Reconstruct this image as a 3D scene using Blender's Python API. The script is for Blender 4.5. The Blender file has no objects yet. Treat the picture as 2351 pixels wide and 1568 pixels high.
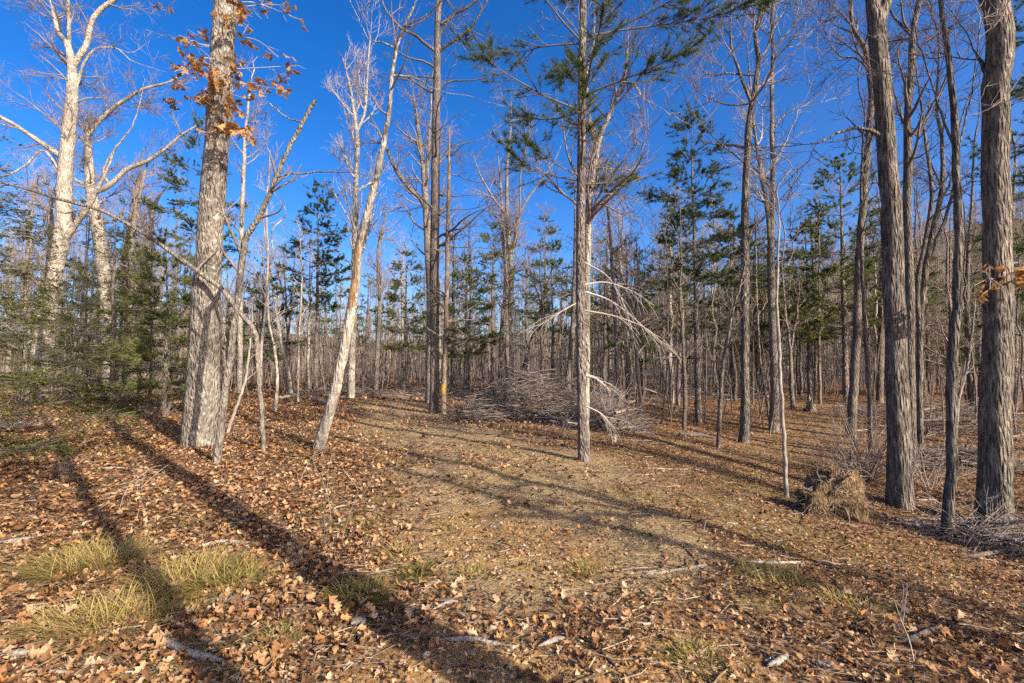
import bpy, math, random
import numpy as np

R = math.radians
rng = np.random.default_rng(7)
random.seed(7)
sc = bpy.context.scene
col = sc.collection

# ------------------------------------------------------------------ camera
CAM_H = 1.65
FPX = 1110.2            # focal length in units of a 2351 px wide picture (17 mm on 36 mm)
HORIZON = 830.0
PITCH = math.atan((HORIZON - 784.0) / FPX)
cam_d = bpy.data.cameras.new('camera')
cam_d.lens = 17.0
cam_d.sensor_width = 36.0
cam_d.clip_start = 0.05
cam_d.clip_end = 3000.0
cam = bpy.data.objects.new('camera', cam_d)
col.objects.link(cam)
cam.location = (0, 0, CAM_H)
cam.rotation_euler = (R(90) + PITCH, 0, 0)
sc.camera = cam

# ------------------------------------------------------------------ sky and sun
SUN_EL = R(29)
SUN_AZ = R(47)          # sun stands behind the camera, this far to the right of straight behind
sun_dir = np.array([math.sin(SUN_AZ) * math.cos(SUN_EL), -math.cos(SUN_AZ) * math.cos(SUN_EL), math.sin(SUN_EL)])
world = bpy.data.worlds.new('World')
sc.world = world
world.use_nodes = True
wn = world.node_tree.nodes
wl = world.node_tree.links
wn.clear()
sky = wn.new('ShaderNodeTexSky')
sky.sky_type = 'NISHITA'
sky.sun_disc = False
sky.sun_elevation = SUN_EL
sky.sun_rotation = math.pi - SUN_AZ
sky.altitude = 600
sky.air_density = 0.75
sky.dust_density = 3.2
sky.ozone_density = 1.8
hs = wn.new('ShaderNodeHueSaturation')
hs.inputs['Hue'].default_value = 0.51
hs.inputs['Saturation'].default_value = 1.43
hs.inputs['Value'].default_value = 1.0
bg = wn.new('ShaderNodeBackground')
bg.inputs['Strength'].default_value = 0.15
wo = wn.new('ShaderNodeOutputWorld')
wl.new(sky.outputs['Color'], hs.inputs['Color'])
wl.new(hs.outputs['Color'], bg.inputs['Color'])
wl.new(bg.outputs['Background'], wo.inputs['Surface'])
sl = bpy.data.lights.new('sun', 'SUN')
sl.energy = 5.0
sl.angle = R(0.5)
sl.color = (1.0, 0.93, 0.82)
so = bpy.data.objects.new('sun', sl)
col.objects.link(so)
from mathutils import Vector
so.rotation_euler = Vector(tuple(sun_dir)).to_track_quat('Z', 'Y').to_euler()
so.location = (20, -30, 30)
sc.view_settings.view_transform = 'Standard'
sc.view_settings.look = 'None'
sc.view_settings.exposure = 0.85
sc.view_settings.gamma = 1.0
sc.view_settings.use_curve_mapping = False
sc.render.engine = 'CYCLES'
sc.cycles.use_denoising = False
sc.cycles.max_bounces = 5
sc.cycles.diffuse_bounces = 3
sc.cycles.glossy_bounces = 1
sc.cycles.transmission_bounces = 3
sc.cycles.transparent_max_bounces = 4


# ------------------------------------------------------------------ numeric helpers
def ss(a, b, x):
    t = np.clip((np.asarray(x, float) - a) / (b - a), 0, 1)
    return t * t * (3 - 2 * t)


_perm = np.random.default_rng(3).random((256, 256))


def vnoise(x, y):
    xi = np.floor(x).astype(int)
    yi = np.floor(y).astype(int)
    fx = x - xi
    fy = y - yi
    fx = fx * fx * (3 - 2 * fx)
    fy = fy * fy * (3 - 2 * fy)
    a = _perm[xi & 255, yi & 255]
    b = _perm[(xi + 1) & 255, yi & 255]
    c = _perm[xi & 255, (yi + 1) & 255]
    d = _perm[(xi + 1) & 255, (yi + 1) & 255]
    return (a * (1 - fx) + b * fx) * (1 - fy) + (c * (1 - fx) + d * fx) * fy


def fbm(x, y, o=4):
    s = 0
    a = 0.5
    for k in range(o):
        s = s + a * (vnoise(x * 2 ** k + 17.3 * k, y * 2 ** k + 9.1 * k) - 0.5)
        a *= 0.5
    return s          # roughly -0.4 .. 0.4


def ground(x, y):
    x = np.asarray(x, float)
    y = np.asarray(y, float)
    z = -0.75 * ss(1.5, 7.5, x) * ss(0.8, 4.5, y) * (1 - ss(9, 23, y))
    z = z + 0.18 * ss(2, 9, -x) * ss(4, 8.5, y) * (1 - ss(14, 28, y))
    near = 1 - ss(60, 110, np.hypot(x, y))
    z = z + near * 0.30 * fbm(x / 5.0 + 3, y / 5.0 + 8, 3) * ss(2.0, 6.0, np.hypot(x, y))
    fine = 1 - ss(12, 24, np.hypot(x, y))
    z = z + fine * (0.075 * fbm(x * 1.3, y * 1.3, 3))
    yy = np.maximum(y, 1.0)
    ang = x / yy
    h = ss(55, 230, y) * (0.065 + 0.235 * ss(0.05, 1.1, ang) + 0.012 * np.sin(ang * 7)) * np.minimum(y, 245)
    h = h + 3.0 * fbm(x / 40, y / 40, 3) * ss(80, 200, y)
    return z + h


def gz(x, y):
    return float(ground(np.array([x]), np.array([y]))[0])


CAMP = np.array([0, 0, CAM_H])
cp, sp = math.cos(PITCH), math.sin(PITCH)


def ray(px, py):
    a = (px - 1175.5) / FPX
    b = (784.0 - py) / FPX
    return np.array([a, cp - b * sp, sp + b * cp])


def at(px, py, d):
    r = ray(px, py)
    return CAMP + r * (d / r[1])


_dd = np.concatenate([np.linspace(1.2, 40, 1600), np.linspace(40.1, 300, 1200)])


def gp(px, py):
    """where the line of sight through a picture point meets the ground"""
    r = ray(px, py)
    P = CAMP[None] + r[None] * (_dd / r[1])[:, None]
    below = P[:, 2] <= ground(P[:, 0], P[:, 1])
    i = int(np.argmax(below)) if below.any() else len(_dd) - 1
    return np.array([P[i, 0], P[i, 1], gz(P[i, 0], P[i, 1])])


def project(P):
    q = np.atleast_2d(P) - CAMP
    f = q[:, 1] * cp + q[:, 2] * sp
    u = -q[:, 1] * sp + q[:, 2] * cp
    return np.stack([1175.5 + FPX * q[:, 0] / f, 784 - FPX * u / f, f], 1)


def unit(v):
    return v / np.maximum(np.linalg.norm(v, axis=-1, keepdims=True), 1e-9)


# ------------------------------------------------------------------ mesh builder
class MB:
    def __init__(s):
        s.v = []
        s.f3 = []
        s.f4 = []
        s.n = 0
        s.tone = []

    def add(s, V, F3=None, F4=None, tone=None):
        V = np.asarray(V, float).reshape(-1, 3)
        if F3 is not None and len(F3):
            s.f3.append(np.asarray(F3, int) + s.n)
        if F4 is not None and len(F4):
            s.f4.append(np.asarray(F4, int) + s.n)
        s.v.append(V)
        s.tone.append(np.broadcast_to(np.asarray(0.5 if tone is None else tone, float), (len(V),)))
        s.n += len(V)

    def tube(s, P, Rd, S=5, tone=None, lobes=None):
        P = np.asarray(P, float)
        Rd = np.asarray(Rd, float)
        if P.ndim == 2:
            P = P[None]
            Rd = Rd[None]
        N, K, _ = P.shape
        if N == 0:
            return
        T = unit(np.gradient(P, axis=1))
        M = unit(P[:, -1] - P[:, 0])
        ref = np.where(np.abs(M[:, 2:3]) < 0.8, np.array([[0, 0, 1.0]]), np.array([[0.8, 0.6, 0.0]]))
        U = ref[:, None, :] - (T * ref[:, None, :]).sum(-1, keepdims=True) * T
        U = unit(U)
        W = np.cross(T, U)
        a = np.linspace(0, 2 * math.pi, S, endpoint=False)
        rr = Rd[:, :, None] * np.ones(S)
        if lobes is not None:
            rr = rr * lobes
        V = P[:, :, None, :] + rr[..., None] * (np.cos(a)[None, None, :, None] * U[:, :, None, :] + np.sin(a)[None, None, :, None] * W[:, :, None, :])
        i = np.arange(N)[:, None, None] * K * S
        k = np.arange(K - 1)[None, :, None] * S
        j = np.arange(S)[None, None, :]
        j2 = (j + 1) % S
        F = np.stack([i + k + j, i + k + j2, i + k + S + j2, i + k + S + j], -1).reshape(-1, 4)
        t = None
        if tone is not None:
            t = np.repeat(np.broadcast_to(np.asarray(tone, float), (N,)), K * S)
        s.add(V, None, F, t)

    def needles(s, P, D, L, Wd, tone=None):
        """one thin triangle per needle"""
        n = len(P)
        side = unit(np.cross(D, unit(rng.normal(size=(n, 3)))))
        V = np.stack([P + side * (Wd / 2), P - side * (Wd / 2), P + D * (L[:, None] if np.ndim(L) else L)], 1)
        t = None if tone is None else np.repeat(np.broadcast_to(tone, (n,)), 3)
        s.add(V, np.arange(3 * n).reshape(n, 3), None, t)

    def slivers(s, P, Rd, tone=None):
        """hair-thin twigs: one tapering sliver each"""
        v = P[:, -1] - P[:, 0]
        s.needles(P[:, 0], unit(v), np.linalg.norm(v, axis=1), 2.4 * Rd.mean(1)[:, None], tone)

    def build(s, name, mat, parent=None, origin=None, smooth=True, tones=False):
        V = np.concatenate(s.v) if s.v else np.zeros((0, 3))
        if origin is not None:
            V = V - np.asarray(origin)[None]
        f3 = np.concatenate(s.f3) if s.f3 else np.zeros((0, 3), int)
        f4 = np.concatenate(s.f4) if s.f4 else np.zeros((0, 4), int)
        me = bpy.data.meshes.new(name)
        me.vertices.add(len(V))
        me.vertices.foreach_set('co', V.astype(np.float32).ravel())
        nl = f3.size + f4.size
        me.loops.add(nl)
        me.loops.foreach_set('vertex_index', np.concatenate([f3.ravel(), f4.ravel()]).astype(np.int32))
        npoly = len(f3) + len(f4)
        me.polygons.add(npoly)
        st = np.concatenate([np.arange(len(f3)) * 3, f3.size + np.arange(len(f4)) * 4]).astype(np.int32)
        me.polygons.foreach_set('loop_start', st)
        me.polygons.foreach_set('use_smooth', np.full(npoly, smooth))
        me.update(calc_edges=True)
        if tones:
            at_ = me.attributes.new('tone', 'FLOAT', 'POINT')
            at_.data.foreach_set('value', np.concatenate(s.tone).astype(np.float32))
        if mat is not None:
            me.materials.append(mat)
        o = bpy.data.objects.new(name, me)
        col.objects.link(o)
        if parent is not None:
            o.parent = parent
        elif origin is not None:
            o.location = tuple(origin)
        return o


def tag(o, label=None, cat=None, group=None, kind=None):
    if label:
        o['label'] = label
    if cat:
        o['category'] = cat
    if group:
        o['group'] = group
    if kind:
        o['kind'] = kind
    return o


def empty(name, loc, rz=0.0, scale=1.0):
    o = bpy.data.objects.new(name, None)
    o.empty_display_size = 0.3
    o.location = tuple(float(c) for c in loc)
    o.rotation_euler = (0, 0, rz)
    o.scale = (scale,) * 3
    col.objects.link(o)
    return o


def copy_tree(o, parent=None):
    c = o.copy()
    col.objects.link(c)
    c.parent = parent
    for ch in list(o.children):
        copy_tree(ch, c)
    return c


def catmull(pts, n):
    """resample a polyline of rows (x,y,z,r) smoothly"""
    p = np.asarray(pts, float)
    if len(p) == 2:
        t = np.linspace(0, 1, n)[:, None]
        return p[0] * (1 - t) + p[1] * t
    L = np.concatenate([[0], np.cumsum(np.linalg.norm(np.diff(p[:, :3], axis=0), axis=1))])
    q = np.vstack([2 * p[0] - p[1], p, 2 * p[-1] - p[-2]])
    out = []
    for s in np.linspace(0, L[-1], n):
        i = min(int(np.searchsorted(L, s, side='right') - 1), len(p) - 2)
        t = (s - L[i]) / max(L[i + 1] - L[i], 1e-9)
        a, b, c, d = q[i], q[i + 1], q[i + 2], q[i + 3]
        out.append(0.5 * (2 * b + (c - a) * t + (2 * a - 5 * b + 4 * c - d) * t * t + (-a + 3 * b - 3 * c + d) * t ** 3))
    out = np.array(out)
    out[:, 3] = np.maximum(out[:, 3], 0.0015)
    return out


def spawn(P, Rd, n, t0, t1, Lr, ang, K, wig, up, rr, rmax, rtip, weight=None, flat=False, lfall=0.5):
    """n children on parent branches P (N,K0,3): returns paths (n,K,3) and radii (n,K)"""
    N, K0, _ = P.shape
    ln = np.linalg.norm(np.diff(P, axis=1), axis=2).sum(1)
    w = ln if weight is None else weight
    pi = rng.choice(N, n, p=w / w.sum())
    t = rng.uniform(t0, t1, n)
    x = t * (K0 - 1)
    i = np.minimum(x.astype(int), K0 - 2)
    f = (x - i)[:, None]
    A = P[pi, i]
    B = P[pi, i + 1]
    pos = A * (1 - f) + B * f
    T = unit(B - A)
    pr = Rd[pi, i] * (1 - f[:, 0]) + Rd[pi, i + 1] * f[:, 0]
    q = rng.normal(size=(n, 3))
    if flat:
        q[:, 2] *= 0.15
    q = unit(q - (q * T).sum(1, keepdims=True) * T)
    a = np.radians(rng.uniform(ang[0], ang[1], n))[:, None]
    D = T * np.cos(a) + q * np.sin(a)
    L = rng.uniform(Lr[0], Lr[1], n) * (1 - lfall * t)
    out = np.zeros((n, K, 3))
    out[:, 0] = pos
    d = D.copy()
    st = (L / (K - 1))[:, None]
    for k in range(1, K):
        d = unit(d + rng.normal(size=(n, 3)) * wig + np.array([0, 0, up]))
        out[:, k] = out[:, k - 1] + d * st
    r0 = np.minimum(pr * rr, rmax)
    r0 = np.maximum(r0, rtip * 1.2)
    s = np.linspace(0, 1, K)[None]
    rad = r0[:, None] * (1 - s) ** 0.8 + rtip * s
    return out, rad


# ------------------------------------------------------------------ materials
def nodes_mat(name):
    m = bpy.data.materials.new(name)
    m.use_nodes = True
    nt = m.node_tree
    b = nt.nodes['Principled BSDF']
    b.inputs['Roughness'].default_value = 0.9
    b.inputs['Specular IOR Level'].default_value = 0.15
    return m, nt, b


def ramp(nt, stops, interp='LINEAR'):
    r = nt.nodes.new('ShaderNodeValToRGB')
    r.color_ramp.interpolation = interp
    e = r.color_ramp.elements
    while len(e) < len(stops):
        e.new(0.5)
    for el, (p, c) in zip(e, stops):
        el.position = p
        el.color = (c[0], c[1], c[2], 1)
    return r


def noise(nt, vec, scale, detail=4, rough=0.6):
    n = nt.nodes.new('ShaderNodeTexNoise')
    n.inputs['Scale'].default_value = scale
    n.inputs['Detail'].default_value = detail
    n.inputs['Roughness'].default_value = rough
    if vec is not None:
        nt.links.new(vec, n.inputs['Vector'])
    return n


def mixc(nt, fac, a, b, mode='MIX'):
    m = nt.nodes.new('ShaderNodeMix')
    m.data_type = 'RGBA'
    m.blend_type = mode
    for sock, val in ((m.inputs[0], fac), (m.inputs[6], a), (m.inputs[7], b)):
        if hasattr(val, 'is_output'):
            nt.links.new(val, sock)
        elif isinstance(val, (int, float)):
            sock.default_value = val
        else:
            sock.default_value = (val[0], val[1], val[2], 1)
    return m.outputs[2]


def bark(name, dark, light, sx=30, sz=6, lichen=None, lich_amt=0.55, bump=0.6, dist=0.02):
    m, nt, b = nodes_mat(name)
    tc = nt.nodes.new('ShaderNodeTexCoord')
    mp = nt.nodes.new('ShaderNodeMapping')
    mp.inputs['Scale'].default_value = (sx, sx, sz)
    nt.links.new(tc.outputs['Object'], mp.inputs['Vector'])
    n1 = noise(nt, mp.outputs['Vector'], 1.0, 5, 0.65)
    vo = nt.nodes.new('ShaderNodeTexVoronoi')
    vo.feature = 'DISTANCE_TO_EDGE'
    vo.inputs['Scale'].default_value = 0.8
    nt.links.new(mp.outputs['Vector'], vo.inputs['Vector'])
    mid_ = tuple((a + b) / 2 for a, b in zip(dark, light))
    r1 = ramp(nt, [(0.36, dark), (0.5, mid_), (0.60, light)])
    nt.links.new(n1.outputs['Fac'], r1.inputs['Fac'])
    big = noise(nt, tc.outputs['Object'], 2.2, 3, 0.6)
    r2 = ramp(nt, [(0.3, (0.6, 0.6, 0.6)), (0.7, (1.25, 1.2, 1.14))])
    nt.links.new(big.outputs['Fac'], r2.inputs['Fac'])
    c = mixc(nt, 1.0, r1.outputs['Color'], r2.outputs['Color'], 'MULTIPLY')
    if lichen is not None:
        ln = noise(nt, tc.outputs['Object'], 5.5, 6, 0.7)
        r3 = ramp(nt, [(lich_amt, (0, 0, 0)), (lich_amt + 0.1, (1, 1, 1))])
        nt.links.new(ln.outputs['Fac'], r3.inputs['Fac'])
        c = mixc(nt, r3.outputs['Color'], c, lichen)
    oi = nt.nodes.new('ShaderNodeObjectInfo')
    r4 = ramp(nt, [(0, (0.82, 0.82, 0.84)), (1, (1.15, 1.12, 1.08))])
    nt.links.new(oi.outputs['Random'], r4.inputs['Fac'])
    c = mixc(nt, 1.0, c, r4.outputs['Color'], 'MULTIPLY')
    nt.links.new(c, b.inputs['Base Color'])
    ad = nt.nodes.new('ShaderNodeMath')
    ad.operation = 'MULTIPLY_ADD'
    nt.links.new(vo.outputs['Distance'], ad.inputs[0])
    ad.inputs[1].default_value = 2.2
    nt.links.new(n1.outputs['Fac'], ad.inputs[2])
    bp = nt.nodes.new('ShaderNodeBump')
    bp.inputs['Strength'].default_value = bump
    bp.inputs['Distance'].default_value = dist
    nt.links.new(ad.outputs[0], bp.inputs['Height'])
    nt.links.new(bp.outputs['Normal'], b.inputs['Normal'])
    return m


def twigmat(name, a, b_):
    m, nt, b = nodes_mat(name)
    tc = nt.nodes.new('ShaderNodeTexCoord')
    n = noise(nt, tc.outputs['Object'], 3.0, 3)
    r = ramp(nt, [(0.3, a), (0.7, b_)])
    nt.links.new(n.outputs['Fac'], r.inputs['Fac'])
    nt.links.new(r.outputs['Color'], b.inputs['Base Color'])
    return m


def leafmat(name, stops, translucency=0.3, rough=0.75):
    """colour by the piece's own 'tone' plus a little noise; thin, so some light passes"""
    m, nt, b = nodes_mat(name)
    b.inputs['Roughness'].default_value = rough
    at_ = nt.nodes.new('ShaderNodeAttribute')
    at_.attribute_name = 'tone'
    r = ramp(nt, stops)
    nt.links.new(at_.outputs['Fac'], r.inputs['Fac'])
    tc = nt.nodes.new('ShaderNodeTexCoord')
    n = noise(nt, tc.outputs['Object'], 30, 2)
    r2 = ramp(nt, [(0.3, (0.75, 0.75, 0.75)), (0.7, (1.2, 1.2, 1.2))])
    nt.links.new(n.outputs['Fac'], r2.inputs['Fac'])
    c = mixc(nt, 1.0, r.outputs['Color'], r2.outputs['Color'], 'MULTIPLY')
    nt.links.new(c, b.inputs['Base Color'])
    tr = nt.nodes.new('ShaderNodeBsdfTranslucent')
    nt.links.new(c, tr.inputs['Color'])
    mx = nt.nodes.new('ShaderNodeMixShader')
    mx.inputs[0].default_value = translucency
    nt.links.new(b.outputs[0], mx.inputs[1])
    nt.links.new(tr.outputs[0], mx.inputs[2])
    nt.links.new(mx.outputs[0], nt.nodes['Material Output'].inputs['Surface'])
    return m


M = {}
M['oak'] = bark('oak_bark', (0.19, 0.155, 0.12), (0.44, 0.385, 0.315), 25, 8, (0.54, 0.51, 0.45), 0.58, 1.0, 0.05)
M['pale'] = bark('pale_bark', (0.23, 0.19, 0.15), (0.50, 0.44, 0.36), 20, 6, (0.56, 0.53, 0.46), 0.57, 0.7, 0.04)
M['grey'] = bark('grey_bark', (0.17, 0.14, 0.115), (0.36, 0.31, 0.255), 34, 9, (0.36, 0.37, 0.29), 0.60, 0.9, 0.04)
M['dark'] = bark('dark_furrowed_bark', (0.09, 0.072, 0.06), (0.24, 0.20, 0.165), 30, 6, (0.30, 0.31, 0.25), 0.64, 0.9, 0.03)
M['ridge'] = bark('ridged_bark', (0.10, 0.08, 0.065), (0.36, 0.31, 0.255), 30, 5, (0.36, 0.36, 0.30), 0.60, 1.0, 0.07)
M['pine'] = bark('pine_bark', (0.10, 0.08, 0.07), (0.31, 0.26, 0.225), 24, 9, (0.34, 0.32, 0.28), 0.62, 1.0, 0.05)
M['rust'] = bark('rusty_bark', (0.15, 0.105, 0.075), (0.33, 0.25, 0.18), 30, 7, (0.46, 0.25, 0.07), 0.63, 0.5)
M['smooth'] = bark('smooth_sapling_bark', (0.26, 0.225, 0.18), (0.40, 0.36, 0.30), 18, 9, (0.45, 0.45, 0.38), 0.62, 0.25)
M['dead'] = bark('weathered_wood', (0.17, 0.145, 0.12), (0.36, 0.31, 0.265), 40, 40, None, 0.6, 0.5, 0.01)
M['deaddark'] = bark('damp_dark_wood', (0.075, 0.06, 0.05), (0.20, 0.165, 0.14), 40, 40, None, 0.6, 0.5, 0.01)
M['bone'] = bark('bleached_wood', (0.23, 0.195, 0.16), (0.46, 0.405, 0.34), 30, 60, None, 0.6, 0.4, 0.01)
M['torn'] = bark('torn_heartwood', (0.16, 0.09, 0.05), (0.42, 0.27, 0.15), 40, 4, None, 0.6, 0.6, 0.02)
M['blaze'] = bark('yellow_blaze_paint', (0.34, 0.19, 0.04), (0.52, 0.33, 0.06), 40, 20, None, 0.6, 0.3)
M['twig'] = twigmat('twig_bark', (0.17, 0.115, 0.09), (0.32, 0.25, 0.20))
M['twigpale'] = twigmat('pale_twig_bark', (0.28, 0.22, 0.18), (0.46, 0.40, 0.34))
M['twigdark'] = twigmat('dark_twig_bark', (0.09, 0.072, 0.06), (0.21, 0.17, 0.14))
M['pine_needles'] = leafmat('pine_needles', [(0, (0.045, 0.078, 0.028)), (0.5, (0.11, 0.145, 0.04)), (0.85, (0.22, 0.225, 0.06)), (1, (0.29, 0.21, 0.075))], 0.4, 0.55)
M['hemlock_needles'] = leafmat('hemlock_needles', [(0, (0.09, 0.115, 0.028)), (0.5, (0.19, 0.195, 0.045)), (1, (0.33, 0.28, 0.08))], 0.42, 0.55)
LEAFSTOPS = [(0, (0.055, 0.028, 0.015)), (0.2, (0.15, 0.07, 0.032)), (0.45, (0.31, 0.15, 0.062)), (0.68, (0.43, 0.245, 0.115)), (0.86, (0.52, 0.36, 0.22)), (1, (0.50, 0.20, 0.045))]
M['litter'] = leafmat('fallen_leaves', LEAFSTOPS, 0.12)
M['oakleaf'] = leafmat('clinging_oak_leaves', [(0, (0.24, 0.10, 0.035)), (0.5, (0.46, 0.23, 0.085)), (1, (0.62, 0.36, 0.15))], 0.4)
M['grass'] = leafmat('dry_grass', [(0, (0.08, 0.11, 0.02)), (0.25, (0.20, 0.19, 0.04)), (0.55, (0.40, 0.29, 0.085)), (1, (0.46, 0.32, 0.13))], 0.25)
M['straw'] = leafmat('straw_and_twigs', [(0, (0.08, 0.055, 0.035)), (0.5, (0.24, 0.175, 0.11)), (1, (0.44, 0.35, 0.24))], 0.05)


def ground_material():
    m, nt, b = nodes_mat('forest_floor')
    b.inputs['Specular IOR Level'].default_value = 0.05
    tc = nt.nodes.new('ShaderNodeTexCoord')
    v = tc.outputs['Object']

    def attr(n):
        a = nt.nodes.new('ShaderNodeAttribute')
        a.attribute_name = n
        return a.outputs['Fac']
    cell = nt.nodes.new('ShaderNodeTexVoronoi')
    cell.inputs['Scale'].default_value = 19
    nt.links.new(v, cell.inputs['Vector'])
    sepc = nt.nodes.new('ShaderNodeSeparateColor')
    nt.links.new(cell.outputs['Color'], sepc.inputs[0])
    leaf = ramp(nt, [(0, (0.06, 0.034, 0.018)), (0.35, (0.14, 0.072, 0.036)), (0.7, (0.27, 0.145, 0.07)), (1, (0.38, 0.24, 0.13))])
    nt.links.new(sepc.outputs[0], leaf.inputs['Fac'])
    nf = noise(nt, v, 26, 6, 0.7)
    path = ramp(nt, [(0.28, (0.15, 0.095, 0.048)), (0.5, (0.36, 0.25, 0.125)), (0.72, (0.52, 0.38, 0.20))])
    nt.links.new(nf.outputs['Fac'], path.inputs['Fac'])
    ns = noise(nt, v, 38, 6, 0.75)
    soil = ramp(nt, [(0.28, (0.18, 0.09, 0.032)), (0.5, (0.43, 0.245, 0.085)), (0.72, (0.58, 0.38, 0.17))])
    nt.links.new(ns.outputs['Fac'], soil.inputs['Fac'])
    moss = ramp(nt, [(0.3, (0.13, 0.095, 0.022)), (0.7, (0.34, 0.26, 0.075))])
    nt.links.new(nf.outputs['Fac'], moss.inputs['Fac'])
    c = mixc(nt, attr('path'), leaf.outputs['Color'], path.outputs['Color'])
    c = mixc(nt, attr('soil'), c, soil.outputs['Color'])
    c = mixc(nt, attr('moss'), c, moss.outputs['Color'])
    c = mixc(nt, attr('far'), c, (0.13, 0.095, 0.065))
    nt.links.new(c, b.inputs['Base Color'])
    ad = nt.nodes.new('ShaderNodeMath')
    ad.operation = 'ADD'
    nt.links.new(nf.outputs['Fac'], ad.inputs[0])
    nt.links.new(sepc.outputs[1], ad.inputs[1])
    bp = nt.nodes.new('ShaderNodeBump')
    bp.inputs['Strength'].default_value = 0.8
    bp.inputs['Distance'].default_value = 0.03
    nt.links.new(ad.outputs[0], bp.inputs['Height'])
    nt.links.new(bp.outputs['Normal'], b.inputs['Normal'])
    return m


# ------------------------------------------------------------------ ground
def seg_dist(x, y, pts):
    d = np.full(x.shape, 1e9)
    for a, b in zip(pts[:-1], pts[1:]):
        ax, ay, bx, by = a[0], a[1], b[0], b[1]
        L = (bx - ax) ** 2 + (by - ay) ** 2
        t = np.clip(((x - ax) * (bx - ax) + (y - ay) * (by - ay)) / L, 0, 1)
        d = np.minimum(d, np.hypot(x - ax - t * (bx - ax), y - ay - t * (by - ay)))
    return d


PATH = [gp(*p) for p in ((1300, 1230), (1220, 1100), (1000, 1000), (880, 930))]
PATH2 = [gp(*p) for p in ((1050, 1215), (1200, 1250))]
PATH3 = [gp(*p) for p in ((1650, 1120), (1850, 1000), (1930, 930))]
SOIL = [gp(*p) for p in ((950, 1545), (1250, 1545), (1600, 1515))]
MOSSY = [gp(*p) for p in ((1700, 1180), (1900, 1260))]


def masks(x, y):
    n = fbm(x * 0.9 + 5, y * 0.9 + 2, 4)
    n2 = fbm(x * 2.2 + 31, y * 2.2 + 12, 4)
    p = 1 - ss(0.55, 1.25, seg_dist(x, y, PATH) / 1.65 + 1.0 * n + 0.4 * n2)
    p2 = 1 - ss(0.4, 1.2, seg_dist(x, y, PATH2) / 0.85 + 1.2 * n2)
    p3 = 0.2 * (1 - ss(0.4, 1.3, seg_dist(x, y, PATH3) / 1.6 + 1.2 * n))
    path = np.clip(np.maximum(p, p3), 0, 1)
    s = 1 - ss(0.35, 1.1, seg_dist(x, y, SOIL) / 0.42 + 1.6 * n2)
    soil = np.clip(np.maximum(p2 * 0.8, s * 0.85), 0, 1)
    m1 = ss(0.05, 0.2, fbm(x * 1.1 + 50, y * 1.1 + 9, 4))
    m2 = 0.8 * (1 - ss(0.3, 1.2, seg_dist(x, y, MOSSY) / 0.9 + 1.5 * n2))
    moss = np.clip(np.maximum(m1, m2), 0, 1) * (1 - ss(8, 16, y)) * 0.55
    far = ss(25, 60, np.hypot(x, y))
    return path, soil, moss, far


def axis(lo, hi, step, far_lo, far_hi, g=1.16):
    c = list(np.arange(lo, hi + 1e-6, step))
    s = step
    x = hi
    while x < far_hi:
        s *= g
        x += s
        c.append(x)
    s = step
    x = lo
    pre = []
    while x > far_lo:
        s *= g
        x -= s
        pre.append(x)
    return np.array(pre[::-1] + c)


gx = axis(-12, 12, 0.125, -900, 900)
gy = axis(1.4, 15, 0.085, -160, 900, 1.12)
X, Y = np.meshgrid(gx, gy)
Z = ground(X, Y)
nx, ny = len(gx), len(gy)
gi = np.arange(nx * ny).reshape(ny, nx)
F = np.stack([gi[:-1, :-1], gi[:-1, 1:], gi[1:, 1:], gi[1:, :-1]], -1).reshape(-1, 4)
mb = MB()
mb.add(np.stack([X, Y, Z], -1), None, F)
ground_o = tag(mb.build('ground', ground_material()), 'leaf strewn forest floor with a worn clearing and orange soil patches', kind='structure')
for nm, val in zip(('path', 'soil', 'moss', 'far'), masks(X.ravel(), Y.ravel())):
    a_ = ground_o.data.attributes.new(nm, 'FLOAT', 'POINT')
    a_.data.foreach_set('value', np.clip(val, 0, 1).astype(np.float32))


# ------------------------------------------------------------------ trees traced from the photograph
def trunk_lobes(K, S, base_amp, hgt, H, seed):
    r_ = np.random.default_rng(seed)
    a = np.linspace(0, 2 * math.pi, S, endpoint=False)
    n = r_.integers(4, 7)
    ph = r_.uniform(0, 6.28)
    lob = 0.5 + 0.5 * np.cos(n * a + ph) * 0.7 + 0.3 * np.cos((n - 2) * a + ph * 2)
    z = np.linspace(0, H, K)
    fl = base_amp * np.exp(-z / hgt)
    small = 0.035 * np.cos(3 * a[None] + 6 * z[:, None] / max(H, 1) * 3) + 0.025 * r_.normal(size=(K, S))
    return (1 + fl[:, None] * lob[None] + small)[None]


def to3d(pts, d, drift=0.0):
    out = []
    n = len(pts)
    for k, (px, py, w) in enumerate(pts):
        dk = d + drift * k / max(n - 1, 1)
        p = at(px, py, dk)
        out.append([p[0], p[1], p[2], 0.5 * w / FPX * dk])
    return out


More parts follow.
